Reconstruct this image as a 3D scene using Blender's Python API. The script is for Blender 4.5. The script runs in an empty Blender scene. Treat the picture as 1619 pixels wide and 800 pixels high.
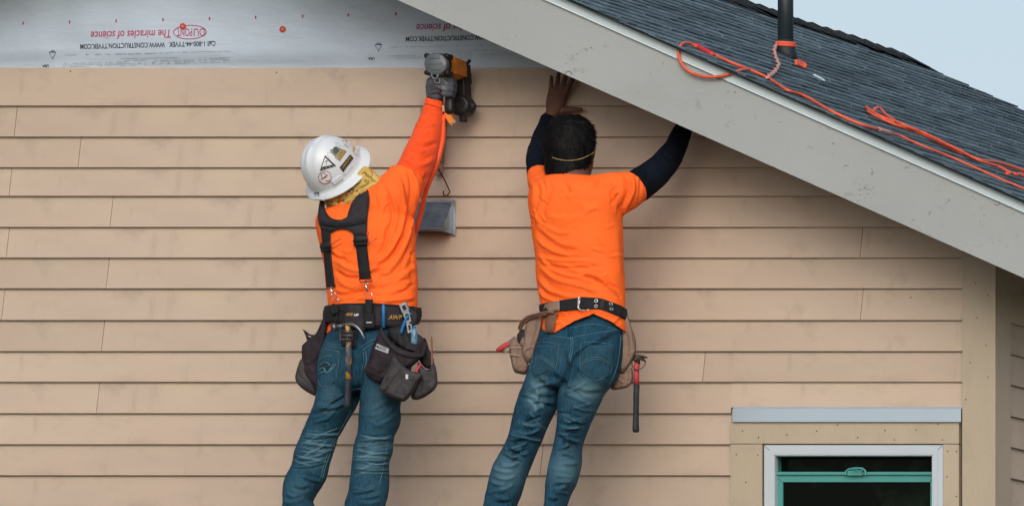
import bpy, bmesh, math, random
import numpy as np
from mathutils import Vector, Matrix, noise
from mathutils.bvhtree import BVHTree
random.seed(7); rng = np.random.default_rng(7)
SC = bpy.context.scene; COL = SC.collection
# ---------------------------------------------------------------- survey of the place
# the wall is the plane y = 0; a photo pixel on it is S metres. A point t metres in front of
# the wall that shows at pixel (u, v) is P(u, v, t).
S = 0.00261; D = 36.0; U0 = 7420.0; V0 = 2075.0
XC = (U0-809.5)*S; ZC = 1.6
def P(u, v, t=0.0):
    k = (D-t)/D*S
    return Vector((XC+(u-U0)*k, -t, ZC+(V0-v)*k))
def proj(V):                                   # n x 3 array -> u, v
    k = (D+V[:,1])/D*S
    return U0+(V[:,0]-XC)/k, V0-(V[:,2]-ZC)/k
CAM = Vector((XC, -D, ZC))
VIEW = (CAM-P(809, 400, .3)).normalized()      # towards the camera from the workers
# ---------------------------------------------------------------- camera
cd = bpy.data.cameras.new('camera'); cam = bpy.data.objects.new('camera', cd); COL.objects.link(cam)
cam.location = CAM; cam.rotation_euler = (math.pi/2, 0, 0)
cd.sensor_width = 36; cd.lens = 36*D/(1619*S)
cd.shift_x = (809.5-U0)/1619; cd.shift_y = (V0-400)/1619
cd.clip_start = 1; cd.clip_end = 3000
SC.camera = cam
# ---------------------------------------------------------------- world, sun, exposure
SUN_EL, SUN_AZ = math.radians(31), math.radians(20)       # azimuth measured from -y (towards the camera) to +x
w = bpy.data.worlds.new('World'); SC.world = w; w.use_nodes = True
nt = w.node_tree; bgn = nt.nodes['Background']
sky = nt.nodes.new('ShaderNodeTexSky'); sky.sky_type = 'NISHITA'; sky.sun_disc = False
sky.sun_elevation = SUN_EL; sky.sun_rotation = math.pi - SUN_AZ
sky.air_density = 1.0; sky.dust_density = 3.0; sky.ozone_density = 1.0
hsv = nt.nodes.new('ShaderNodeHueSaturation'); hsv.inputs['Saturation'].default_value = .75
nt.links.new(sky.outputs[0], hsv.inputs['Color']); nt.links.new(hsv.outputs[0], bgn.inputs['Color'])
bgn.inputs['Strength'].default_value = 0.115
sd = bpy.data.lights.new('sun', 'SUN'); sun = bpy.data.objects.new('sun', sd); COL.objects.link(sun)
sd.energy = .75; sd.angle = math.radians(42); sd.color = (1, .96, .9)
sdir = Vector((math.sin(SUN_AZ)*math.cos(SUN_EL), -math.cos(SUN_AZ)*math.cos(SUN_EL), math.sin(SUN_EL)))
sun.rotation_euler = sdir.to_track_quat('Z', 'Y').to_euler(); sun.location = (0, -10, 20)
SC.view_settings.view_transform = 'Standard'; SC.view_settings.look = 'None'
SC.view_settings.exposure = 0.36; SC.view_settings.gamma = 1.0
SC.render.engine = 'CYCLES'
# ---------------------------------------------------------------- materials
def lin(c):
    return tuple(((x/255)/12.92 if x/255 <= .04045 else ((x/255+.055)/1.055)**2.4) for x in c)
MATS = {}
def mat(name, col, rough=.75, var=.12, scale=6., bump=.0, bscale=60., metal=0., spec=.4, col2=None, stretch=(1,1,1), rnd=0., sheen=0., coat=0., attr=None, acol=None, alpha=None, detail=6, mixlo=.35, mixhi=.65, coords='Object', trans=0.):
    if name in MATS: return MATS[name]
    m = bpy.data.materials.new(name); m.use_nodes = True; n = m.node_tree; N = n.nodes; L = n.links
    b = N['Principled BSDF']; b.inputs['Roughness'].default_value = rough; b.inputs['Metallic'].default_value = metal
    b.inputs['Specular IOR Level'].default_value = spec
    if sheen: b.inputs['Sheen Weight'].default_value = sheen
    if coat: b.inputs['Coat Weight'].default_value = coat
    if trans: b.inputs['Transmission Weight'].default_value = trans
    tc = N.new('ShaderNodeTexCoord'); mp = N.new('ShaderNodeMapping'); mp.inputs['Scale'].default_value = stretch
    L.new(tc.outputs[coords], mp.inputs[0])
    nz = N.new('ShaderNodeTexNoise'); nz.inputs['Scale'].default_value = scale; nz.inputs['Detail'].default_value = detail; nz.inputs['Roughness'].default_value = .6
    L.new(mp.outputs[0], nz.inputs['Vector'])
    rp = N.new('ShaderNodeMapRange'); rp.inputs['From Min'].default_value = mixlo; rp.inputs['From Max'].default_value = mixhi
    L.new(nz.outputs['Fac'], rp.inputs['Value'])
    mx = N.new('ShaderNodeMix'); mx.data_type = 'RGBA'
    c2 = col2 if col2 else tuple(min(1, c*(1-var)) for c in col)
    c1 = col if col2 else tuple(min(1, c*(1+var)) for c in col)
    mx.inputs['A'].default_value = (*c1, 1); mx.inputs['B'].default_value = (*c2, 1)
    L.new(rp.outputs[0], mx.inputs['Factor'])
    out = mx.outputs['Result']
    if attr:
        at = N.new('ShaderNodeAttribute'); at.attribute_name = attr
        m2 = N.new('ShaderNodeMix'); m2.data_type = 'RGBA'; L.new(at.outputs['Fac'], m2.inputs['Factor'])
        L.new(out, m2.inputs['A']); m2.inputs['B'].default_value = (*acol, 1); out = m2.outputs['Result']
    if rnd:
        oi = N.new('ShaderNodeObjectInfo'); r2 = N.new('ShaderNodeMapRange')
        r2.inputs['To Min'].default_value = 1-rnd; r2.inputs['To Max'].default_value = 1+rnd
        L.new(oi.outputs['Random'], r2.inputs['Value'])
        h = N.new('ShaderNodeHueSaturation'); L.new(r2.outputs[0], h.inputs['Value']); L.new(out, h.inputs['Color']); out = h.outputs[0]
    L.new(out, b.inputs['Base Color'])
    if bump:
        nb = N.new('ShaderNodeTexNoise'); nb.inputs['Scale'].default_value = bscale; nb.inputs['Detail'].default_value = 5
        L.new(mp.outputs[0], nb.inputs['Vector'])
        bp = N.new('ShaderNodeBump'); bp.inputs['Strength'].default_value = bump; bp.inputs['Distance'].default_value = .01
        L.new(nb.outputs['Fac'], bp.inputs['Height']); L.new(bp.outputs[0], b.inputs['Normal'])
    MATS[name] = m; m['b'] = 1
    return m
def add_mask(m, col, scale, lo, hi, stretch=(1,1,1), amount=1., coords='Object', seed=0.):
    """mixes a worn / stained colour over a material where a noise is high"""
    n = m.node_tree; N = n.nodes; L = n.links; b = N['Principled BSDF']
    src = b.inputs['Base Color'].links[0].from_socket
    tc = N.new('ShaderNodeTexCoord'); mp = N.new('ShaderNodeMapping'); mp.inputs['Scale'].default_value = stretch; mp.inputs['Location'].default_value = (seed, seed*1.7, seed*.3)
    L.new(tc.outputs[coords], mp.inputs[0])
    nz = N.new('ShaderNodeTexNoise'); nz.inputs['Scale'].default_value = scale; nz.inputs['Detail'].default_value = 7; nz.inputs['Roughness'].default_value = .65
    L.new(mp.outputs[0], nz.inputs['Vector'])
    rp = N.new('ShaderNodeMapRange'); rp.inputs['From Min'].default_value = lo; rp.inputs['From Max'].default_value = hi; rp.inputs['To Max'].default_value = amount
    L.new(nz.outputs['Fac'], rp.inputs['Value'])
    mx = N.new('ShaderNodeMix'); mx.data_type = 'RGBA'; L.new(rp.outputs[0], mx.inputs['Factor'])
    L.new(src, mx.inputs['A']); mx.inputs['B'].default_value = (*col, 1); L.new(mx.outputs['Result'], b.inputs['Base Color'])
# ---------------------------------------------------------------- object helpers
WO = {}
def thing(name, label, cat, loc=(0,0,0), group=None):
    o = bpy.data.objects.new(name, None); COL.objects.link(o); o.location = loc; o.empty_display_size = .1
    o['label'] = label; o['category'] = cat
    if group: o['group'] = group
    WO[o.name] = Vector(loc)
    return o
def tag(o, label, cat, group=None):
    o['label'] = label; o['category'] = cat
    if group: o['group'] = group
    return o
def obj(name, V, F, m, parent=None, smooth=False, label=None, kind=None, attrs=None):
    V = np.array([tuple(v) for v in V], dtype=float) if not isinstance(V, np.ndarray) else V
    off = WO.get(parent.name, Vector((0,0,0))) if parent else Vector((0,0,0))
    # each mesh keeps its origin at the foot of its own shape
    c = V.mean(0); c[2] = V[:,2].min()
    me = bpy.data.meshes.new(name)
    me.from_pydata([tuple(v) for v in (V-c)], [], [tuple(int(i) for i in f) for f in F])
    me.update()
    if smooth:
        me.polygons.foreach_set('use_smooth', [True]*len(me.polygons))
    if attrs:
        for k, a in attrs.items():
            at = me.attributes.new(k, 'FLOAT', 'POINT'); at.data.foreach_set('value', np.asarray(a, dtype=np.float32))
    me.materials.append(m)
    o = bpy.data.objects.new(name, me); COL.objects.link(o)
    if parent: o.parent = parent
    o.location = Vector(c)-off; WO[o.name] = Vector(c)
    if label: o['label'] = label
    if kind: o['kind'] = kind
    return o
class MB:
    def __init__(s): s.v = []; s.f = []
    def add(s, V, F):
        n = len(s.v); s.v += [Vector(v) for v in V]; s.f += [tuple(i+n for i in f) for f in F]; return s
    def box(s, a, b):
        x0,y0,z0 = a; x1,y1,z1 = b
        return s.add([(x0,y0,z0),(x1,y0,z0),(x1,y1,z0),(x0,y1,z0),(x0,y0,z1),(x1,y0,z1),(x1,y1,z1),(x0,y1,z1)],
            [(0,3,2,1),(4,5,6,7),(0,1,5,4),(1,2,6,5),(2,3,7,6),(3,0,4,7)])
    def prism(s, poly, vec):
        n = len(poly); vec = Vector(vec); a = [Vector(p) for p in poly]
        return s.add(a+[p+vec for p in a], [tuple(range(n))[::-1], tuple(range(n, 2*n))]+[(i,(i+1)%n,(i+1)%n+n,i+n) for i in range(n)])
    def rings(s, R, cap=True):
        n = len(R[0]); b = len(s.v)
        for r in R: s.v += [Vector(p) for p in r]
        for j in range(len(R)-1):
            for i in range(n):
                s.f.append((b+j*n+i, b+j*n+(i+1)%n, b+(j+1)*n+(i+1)%n, b+(j+1)*n+i))
        if cap:
            s.f.append(tuple(b+i for i in range(n))[::-1]); s.f.append(tuple(b+(len(R)-1)*n+i for i in range(n)))
        return s
    def tube(s, pts, r, seg=10, flat=1., up=None, cap=True, ends=False):
        pts = [Vector(p) for p in pts]; n = len(pts); R = []
        rr = r if isinstance(r, (list, tuple)) else [r]*n
        ref = Vector(up) if up else Vector((0,0,1)); prev = None
        if ends:                                  # rounded ends
            d0 = (pts[0]-pts[1]).normalized(); d1 = (pts[-1]-pts[-2]).normalized()
            pts = [pts[0]+d0*rr[0]*.9, pts[0]+d0*rr[0]*.6]+pts+[pts[-1]+d1*rr[-1]*.6, pts[-1]+d1*rr[-1]*.9]
            rr = [rr[0]*.35, rr[0]*.8]+list(rr)+[rr[-1]*.8, rr[-1]*.35]; n += 4
        for i in range(n):
            t = (pts[min(i+1,n-1)]-pts[max(i-1,0)]).normalized()
            if prev is None:
                a = ref-t*ref.dot(t)
                if a.length < .1: a = Vector((1,0,0))-t*t.x
                if a.length < .1: a = Vector((0,1,0))-t*t.y
            else: a = prev-t*prev.dot(t)
            a.normalize(); prev = a; b = t.cross(a)
            R.append([pts[i]+(a*math.cos(q)*flat+b*math.sin(q))*rr[i] for q in [2*math.pi*k/seg for k in range(seg)]])
        return s.rings(R, cap)
    def build(s, name, m, parent=None, smooth=False, **k): return obj(name, s.v, s.f, m, parent, smooth, **k)
def smooth_pts(pts, n=6):
    """Catmull-Rom through tuples"""
    A = [np.array(p, dtype=float) for p in pts]; A = [2*A[0]-A[1]]+A+[2*A[-1]-A[-2]]; out = []
    for i in range(1, len(A)-2):
        for k in range(n):
            t = k/n; out.append(.5*((2*A[i])+(-A[i-1]+A[i+1])*t+(2*A[i-1]-5*A[i]+4*A[i+1]-A[i+2])*t*t+(-A[i-1]+3*A[i]-3*A[i+1]+A[i+2])*t**3))
    out.append(A[-2]); return out
def px(x): return x*S*.986
def ptube(mb, pts, seg=16, flat=1., n=5, up=None, ends=False):
    """tube through (u, v, t, radius px)"""
    q = smooth_pts(pts, n)
    return mb.tube([P(a[0],a[1],a[2]) for a in q], [px(a[3]) for a in q], seg, flat, up, True, ends)
def hrings(mb, rows, seg=28, n=4, e=2.0):
    """loft of level rings: (v, left u, right u, t, depth radius m); the seen half width is met exactly"""
    q = smooth_pts(rows, n); R = []
    for v, l, r, t, b in q:
        c = P((l+r)/2, v, t); h = (r-l)/2*S*(D-t)/D
        kx = (U0-(l+r)/2)*S/D
        a = math.sqrt(max((h*.25)**2, h*h-(kx*b)**2)); ring = []
        for k in range(seg):
            w_ = 2*math.pi*k/seg; cx, sy = math.cos(w_), math.sin(w_)
            ring.append(c+Vector((a*math.copysign(abs(cx)**(2/e), cx), b*math.copysign(abs(sy)**(2/e), sy), 0)))
        R.append(ring)
    return mb.rings(R)
def mesh_arrays(me):
    n = len(me.vertices); V = np.empty(n*3); me.vertices.foreach_get('co', V); V = V.reshape(-1,3)
    F = [tuple(p.vertices) for p in me.polygons]; return V, F
def remesh(mb, voxel):
    me = bpy.data.meshes.new('tmp'); me.from_pydata([tuple(v) for v in mb.v], [], mb.f); me.update()
    bm = bmesh.new(); bm.from_mesh(me); bmesh.ops.recalc_face_normals(bm, faces=bm.faces); bm.to_mesh(me); bm.free()
    o = bpy.data.objects.new('tmp', me); COL.objects.link(o)
    md = o.modifiers.new('r', 'REMESH'); md.mode = 'VOXEL'; md.voxel_size = voxel; md.adaptivity = 0
    dg = bpy.context.evaluated_depsgraph_get(); ev = o.evaluated_get(dg); em = ev.to_mesh()
    V, F = mesh_arrays(em); ev.to_mesh_clear()
    bpy.data.objects.remove(o); bpy.data.meshes.remove(me)
    return V, F
def edges_of(F):
    E = set()
    for f in F:
        for i in range(len(f)):
            a, b = f[i], f[(i+1)%len(f)]; E.add((a,b) if a < b else (b,a))
    return np.array(list(E))
def smooth(V, F, it=3, lam=.5, E=None):
    if E is None: E = edges_of(F)
    n = len(V); deg = np.bincount(E.ravel(), minlength=n).astype(float); deg[deg == 0] = 1
    V = V.copy()
    for _ in range(it):
        A = np.zeros_like(V)
        for k in range(3):
            A[:,k] = np.bincount(E[:,0], V[E[:,1],k], n)+np.bincount(E[:,1], V[E[:,0],k], n)
        V += lam*(A/deg[:,None]-V)
    return V
def vnormals(V, F):
    Q = np.array([f if len(f) == 4 else (f[0],f[1],f[2],f[2]) for f in F])
    n = np.cross(V[Q[:,2]]-V[Q[:,0]], V[Q[:,3]]-V[Q[:,1]]); N = np.zeros_like(V)
    for k in range(4):
        for c in range(3): N[:,c] += np.bincount(Q[:,k], n[:,c], len(V))
    return N/np.maximum(np.linalg.norm(N, axis=1), 1e-12)[:,None]
def dist_poly(u, v, pts):
    """distance in px to a polyline and parameter 0..1 along it; signed by side"""
    best = np.full(len(u), 1e9); par = np.zeros(len(u)); sg = np.ones(len(u)); n = len(pts)-1
    for i in range(n):
        (x0,y0),(x1,y1) = pts[i][:2], pts[i+1][:2]; dx, dy = x1-x0, y1-y0; L2 = dx*dx+dy*dy+1e-9
        t = np.clip(((u-x0)*dx+(v-y0)*dy)/L2, 0, 1); d = np.hypot(u-x0-t*dx, v-y0-t*dy)
        m = d < best; best[m] = d[m]; par[m] = (i+t[m])/n
        side = (u-x0)*dy-(v-y0)*dx; sg[m] = np.sign(side[m])
    return best, par, sg
def folds(V, F, strokes, gain=1.0, facing=True):
    """strokes: (points (u,v), width px, height mm). Positive = ridge with a soft side, negative = crease."""
    N = vnormals(V, F); u, v = proj(V); f = np.clip(N@np.array(VIEW)*1.6+.25, 0, 1) if facing else np.ones(len(V))
    d_all = np.zeros(len(V))
    for pts, wd, h in strokes:
        q = smooth_pts([p[:2] for p in pts], 4) if len(pts) > 2 else pts
        us = [p[0] for p in q]; vs = [p[1] for p in q]
        m = (u > min(us)-4*wd)&(u < max(us)+4*wd)&(v > min(vs)-4*wd)&(v < max(vs)+4*wd)
        if not m.any(): continue
        d, p, sg = dist_poly(u[m], v[m], q); x = d*sg/wd
        taper = np.clip(np.minimum(p, 1-p)*5+.15, 0, 1)
        prof = np.exp(-x*x)-.55*np.exp(-(x-1.5)**2/1.2)
        d_all[m] += prof*taper*h*.001
    return V+N*(d_all*f*gain)[:,None]
def fadeval(V, patches=(), strokes=(), base=.0):
    u, v = proj(V); a = np.full(len(V), base)
    for (cu, cv, ru, rv, amt) in patches:
        a += amt*np.exp(-((u-cu)/ru)**2-((v-cv)/rv)**2)
    for pts, wd, amt in strokes:
        q = smooth_pts(pts, 4) if len(pts) > 2 else pts
        d, p, sg = dist_poly(u, v, q); a += amt*np.exp(-(d/wd)**2)*np.clip(np.minimum(p, 1-p)*6, 0, 1)
    return np.clip(a, 0, 1)
def noised(V, F, amp, scale, seed=0):
    N = vnormals(V, F)
    h = np.array([noise.noise(Vector((x*scale[0]+seed, y*scale[1], z*scale[2]))) for x, y, z in V])
    return V+N*(h*amp)[:,None]
def cut(V, F, keep):
    """keep: bool per vertex"""
    idx = -np.ones(len(V), int); idx[keep] = np.arange(keep.sum())
    F2 = [tuple(idx[i] for i in f) for f in F if all(keep[i] for i in f)]
    return V[keep], F2
def bvh(V, F): return BVHTree.FromPolygons([Vector(v) for v in V], F)
def cast(tree, u, v):
    o = CAM; d = (P(u, v, 0)-CAM).normalized(); h = tree.ray_cast(o, d)
    return h[0], (-h[1] if h[0] is not None and h[1].dot(d) > 0 else h[1])
def resample(pts, n):
    q = np.array([p[:2] for p in pts], float); L = np.r_[0, np.cumsum(np.hypot(*np.diff(q, axis=0).T))]
    s = np.linspace(0, L[-1], n); return np.c_[np.interp(s, L, q[:,0]), np.interp(s, L, q[:,1])]
def drape(name, tree, A, B, m, parent, n=16, rows=6, off=.002, thick=.003, bulge=0., label=None, curve=True, kind=None):
    """a piece of cloth / strap between image curves A and B laid on the surface below it"""
    if curve and len(A) > 2: A = smooth_pts(A, 4)
    if curve and len(B) > 2: B = smooth_pts(B, 4)
    A = resample(A, n); B = resample(B, n); G = [[None]*n for _ in range(rows)]; UV = {}
    depth = {}
    for j in range(rows):
        for i in range(n):
            q = A[i]+(B[i]-A[i])*j/(rows-1); UV[j,i] = q
            h, nn = cast(tree, q[0], q[1])
            if h is not None: depth[j,i] = -h.y
    if not depth: raise RuntimeError('drape misses: '+name)
    for j in range(rows):
        for i in range(n):
            if (j,i) not in depth:
                k = min((kk for kk in depth), key=lambda kk: (kk[0]-j)**2+(kk[1]-i)**2); UV[j,i] = UV[j,i]; G[j][i] = depth[k]
            else: G[j][i] = depth[j,i]
    g = np.array(G)
    for _ in range(2):
        p = np.pad(g, 1, mode='edge'); g = (p[1:-1,1:-1]*2+p[:-2,1:-1]+p[2:,1:-1]+p[1:-1,:-2]+p[1:-1,2:])/6
    V = []; F = []
    for side in (0, 1):
        for j in range(rows):
            for i in range(n):
                b = bulge*math.sin(math.pi*j/(rows-1))*math.sin(math.pi*i/(n-1)) if side == 0 else 0
                V.append(P(UV[j,i][0], UV[j,i][1], g[j,i]+off+(thick+b if side == 0 else -.004)))
    R = rows*n
    for j in range(rows-1):
        for i in range(n-1):
            a = j*n+i; F.append((a, a+1, a+n+1, a+n)); F.append((R+a, R+a+n, R+a+n+1, R+a+1))
    bd = [i for i in range(n)]+[j*n+n-1 for j in range(1, rows)]+[(rows-1)*n+i for i in range(n-2, -1, -1)]+[j*n for j in range(rows-2, 0, -1)]
    for a, b in zip(bd, bd[1:]+bd[:1]): F.append((b, a, R+a, R+b))
    return obj(name, V, F, m, parent, True, label=label, kind=kind)
def drape_line(tree, mb, pts, r, off=.001, n=20, dash=None, jitter=0):
    q = resample(smooth_pts(pts, 4) if len(pts) > 2 else pts, n); out = []
    last = None
    for (u, v) in q:
        h, nn = cast(tree, u, v)
        if h is None: t = last
        else: t = -h.y; last = t
        out.append((u, v, t))
    first = next((t for _,_,t in out if t is not None), .4)
    L = [P(u, v, (t if t is not None else first)+off) for u, v, t in out]
    if dash:
        for i in range(0, len(L)-1, 2): mb.tube([L[i], L[i+1]], r, 4)
    else: mb.tube(L, r, 5)
    return mb
def puff(poly, t0, t1, voxel=.004, it=6, lean=0.):
    """a stuffed shape: outline in image px, from depth t0 (back) to t1 (front)"""
    q = smooth_pts(list(poly)+[poly[0]], 4)[:-1]; n = len(q); mb = MB()
    cu = sum(p[0] for p in q)/n; cv = sum(p[1] for p in q)/n
    def ring(f, t): return [P(cu+(p[0]-cu)*f, cv+(p[1]-cv)*f, t+lean*(p[1]-cv)*.001) for p in q]
    mb.rings([ring(.8, t0), ring(.97, t0+(t1-t0)*.2), ring(1., t0+(t1-t0)*.5), ring(.97, t0+(t1-t0)*.8), ring(.8, t1)])
    V, F = remesh(mb, voxel); return smooth(V, F, it), F
def text_mesh(body, size=1., extrude=0, shear=0, spacing=1., offset=0):
    cu = bpy.data.curves.new('t', 'FONT'); cu.body = body; cu.size = size; cu.shear = shear; cu.space_character = spacing; cu.resolution_u = 3; cu.offset = offset
    o = bpy.data.objects.new('t', cu); COL.objects.link(o)
    dg = bpy.context.evaluated_depsgraph_get(); me = o.evaluated_get(dg).to_mesh(); V, F = mesh_arrays(me)
    o.evaluated_get(dg).to_mesh_clear(); bpy.data.objects.remove(o); bpy.data.curves.remove(cu)
    return V, F
def text_on(tree, name, body, a, b, height, m, parent, off=.0015, shear=0, spacing=1., bold=0):
    """lettering from image point a to b, printed on the surface below"""
    V, F = text_mesh(body, 1., shear=shear, spacing=spacing, offset=bold); w0, w1 = V[:,0].min(), V[:,0].max(); h0, h1 = V[:,1].min(), V[:,1].max()
    a = np.array(a, float); b = np.array(b, float); d = b-a; L = np.linalg.norm(d); d /= L; nrm = np.array((d[1], -d[0]))
    if nrm[1] > 0 and abs(d[1]) < .95 and d[0] > 0: nrm = -nrm
    out = []
    for x, y, z in V:
        q = a+d*((x-w0)/(w1-w0)*L)+nrm*((y-h0)/(h1-h0)*height)
        h, nn = cast(tree, q[0], q[1])
        out.append(h+nn*off if h is not None else P(q[0], q[1], .5))
    return obj(name, out, F, m, parent)
# ================================================================ the ground
m_ground = mat('ground_dirt', (.16,.14,.11), .95, .3, .8, .5, 12, col2=(.09,.10,.05))
g = MB().add([(-1500,-1500,0),(1500,-1500,0),(1500,1500,0),(-1500,1500,0)], [(0,1,2,3)]).build('ground', m_ground)
g['kind'] = 'structure'
# ================================================================ the house
TAN = (.475,.383,.306)
m_plank = mat('painted_siding', TAN, .55, .05, 1.7, .12, 260, stretch=(1,1,2.2), rnd=.065, spec=.35)
add_mask(m_plank, (.505,.425,.295), 1.1, .50, .68, (1,1,3), .55, seed=3.)
add_mask(m_plank, (.485,.372,.298), 1.4, .50, .66, (1,1,2), .5, seed=13.)
add_mask(m_plank, (.28,.225,.185), 3.2, .54, .76, (1.6,1,1.5), .6, seed=9.)
add_mask(m_plank, (.24,.19,.155), 28, .66, .80, (.6,1,2), .5, seed=5.)
add_mask(m_plank, (.25,.20,.165), 2.6, .60, .78, (3.2,1,.8), .55, seed=17.)
m_trim = mat('painted_trim', (.415,.35,.265), .6, .07, 2.5, .18, 130, stretch=(1,1,.35), rnd=.02)
add_mask(m_trim, (.30,.245,.19), 5, .56, .78, (1,1,.6), .5, seed=2.)
m_cut = mat('plank_edge', (.20,.14,.095), .8, .15, 20)
m_dark = mat('dark_gap', (.02,.017,.014), .9, .1, 5)
m_nail = mat('nail_head', (.05,.04,.035), .5, .2, 50, metal=.5)
m_sheath = mat('sheathing', (.10,.075,.05), .9, .2, 10)
m_fascia = mat('fascia_paint', (.325,.350,.355), .5, .04, 1.5, .10, 60, stretch=(1,1,1), spec=.4)
add_mask(m_fascia, (.25,.245,.235), 2.4, .55, .8, (1,1,1.4), .35, seed=4.)
add_mask(m_fascia, (.17,.165,.16), 16, .61, .74, (1,1,1), .6, seed=1.)
add_mask(m_fascia, (.36,.365,.35), 5, .55, .75, (1,1,.8), .5, seed=21.)
m_drip = mat('drip_metal', (.60,.70,.75), .38, .03, 1.5, metal=.15, spec=.6)
m_shingle = mat('asphalt_shingle', (.125,.185,.225), .92, .3, 30, .6, 900, rnd=.30, col2=(.062,.095,.118), stretch=(1,.25,1), spec=.3)
add_mask(m_shingle, (.10,.13,.145), 350, .60, .72, amount=.5, seed=8.)
m_wrapm = mat('house_wrap', (.46,.55,.66), .33, .07, 2.2, 1.0, 7, spec=.5, stretch=(.6,1,1.6))
m_pink = mat('wrap_print_red', (.42,.035,.13), .7, .05, 20)
m_ink = mat('wrap_print_ink', (.035,.05,.075), .7, .1, 20)
m_inkpale = mat('wrap_fine_print', (.30,.34,.38), .7, .1, 20)

TF = .45                                        # how far the rake board stands off the wall
TH = math.atan(.443); CT, ST = math.cos(TH), math.sin(TH)
RO = P(201, -311, TF+.03)                       # near end of the ridge, on top of the roof deck
E1 = Vector((CT, 0, -ST)); E2 = Vector((0, 1, 0)); EN = Vector((ST, 0, CT)); DEPTH = 7.45
XR = P(1576, 500, .02).x                        # outer face of the right wall
XL = 2*RO.x-XR                                  # the house is symmetric about its ridge
house = thing('gable_house', 'tan clapboard gable house end under construction with dark shingle roof and grey rake board', 'house', (RO.x, 3, 0))
ridge_z = RO.z
# sheathed walls behind the siding: gable ends and long sides
def zroof(x, drop=.0): return ridge_z-abs(x-RO.x)*math.tan(TH)-drop
EV = .10
def gable(y, th):
    return MB().prism([(XL+.02, y, 0), (XR-.03, y, 0), (XR-.03, y, zroof(XR-.03, EV)), (RO.x, y, ridge_z-EV), (XL+.02, y, zroof(XL+.02, EV))], (0, th, 0))
# the sheathing leaves the window opening free
wl, wr, wt, wb = P(1206,0,0).x, P(1493,0,0).x, P(0,702,0).z, P(0,1010,0).z
mb = MB()
zt = zroof(XR-.03, EV)
for x0, x1, zlo, zhi in ((XL+.02, wl, 0, None), (wr, XR-.03, 0, None), (wl, wr, wt, None), (wl, wr, 0, wb)):
    if zhi is None and zlo != wt or zlo == wt:
        pl = [(x0,0,zlo),(x1,0,zlo),(x1,0,zroof(x1,EV))]
        if x0 < RO.x < x1: pl.append((RO.x,0,ridge_z-EV))
        pl.append((x0,0,zroof(x0,EV))); mb.prism(pl, (0,.12,0))
    else: mb.prism([(x0,0,0),(x1,0,0),(x1,0,zhi),(x0,0,zhi)], (0,.12,0))
mb.build('wall_sheathing', m_sheath, house)
gable(DEPTH-.55-.1, .1).build('wall_sheathing', m_plank, house)
MB().box((XR-.15,.13,0),(XR-.03,DEPTH-.66,zroof(XR,EV))).build('wall_sheathing', m_sheath, house)
MB().box((XL+.02,.13,0),(XL+.14,DEPTH-.66,zroof(XL,EV))).build('wall_sheathing', m_plank, house)
# ---- lapped planks. rows are given by their lower edge in the photograph
rows = [167.5,216.5,265,310,359,407.5,456,506,555,603.5,653,702,751,800]
while P(0, rows[-1]+48.8).z > .15: rows.append(rows[-1]+48.8)
joints = {1:[24],2:[125],3:[16],4:[175.5],5:[11.5,1361],6:[169.5],7:[4,1361.5],8:[162],9:[1112],10:[154],11:[],12:[855.5],13:[],14:[900],15:[120,1100]}
TB, TT = .021, .004                              # how proud the lower and upper plank edges stand
X_LEFT = P(-900, 0).x; X_TRIM = P(1523.5, 0, .02).x
WIN_L, WIN_R = P(1156, 0, .02).x, P(1517.5, 0, .02).x
z_flash_top, z_flash_bot = P(0, 644.5, .02).z, P(0, 668, .02).z
def plank(xa, xb, zb, h, sa=0, sb=0, name='siding_plank'):
    """wedge board; sa / sb skew the upper corner of each cut end"""
    tt = TB-(TB-TT)*h/.159
    c = .0012
    prof = [(-TB+.008, 0), (-TB+c, 0), (-TB, c*1.3), (-tt, h), (-tt+.0035, h)]
    A = [(xa+sa*z/.127, y, zb+z) for y, z in prof]; B = [(xb+sb*z/.127, y, zb+z) for y, z in prof]; n = len(prof)
    V = A+B; F = [tuple(range(n)), tuple(range(2*n-1, n-1, -1))]+[(i, i+n, (i+1)%n+n, (i+1)%n) for i in range(n)]
    return obj(name, V, F, m_plank, house)
def xmax(z): return RO.x+(ridge_z-.16-z)/math.tan(TH)
for i, r in enumerate(rows):
    zb = P(0, r, TB).z; h = .159
    js = [X_LEFT]+[P(j, r, .012).x for j in joints.get(i, [700+(i*311)%500] if i > 15 else [])]+[X_TRIM-.001]
    for a in range(len(js)-1):
        xa = js[a]+(.0011 if a else 0); xb = js[a+1]-(.0011 if a < len(js)-2 else 0)
        sa = .007 if a else 0; sb = .007 if a < len(js)-2 else 0
        if xb > xmax(zb+h):
            if xa > xmax(zb+h)-.02: continue
            xm = min(xb, xmax(zb)); sb = (xmax(zb+h)-xm)/h*.127; xb = xm
        if xb > WIN_L and zb < z_flash_top-.002:       # boards beside and over the window
            top_over = z_flash_top
            if zb+.127 > z_flash_top:                # notched board: passes behind flashing, full height above it
                plank(xa, WIN_L-.001, zb, h, sa, 0)
                up = plank(WIN_L-.001, xb, z_flash_top+.001, h-(z_flash_top-zb), 0, 0)
                continue
            if zb > wb-.15: plank(xa, WIN_L-.002, zb, h, sa, 0); continue
        plank(xa, xb, zb, h, sa, sb)
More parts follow.
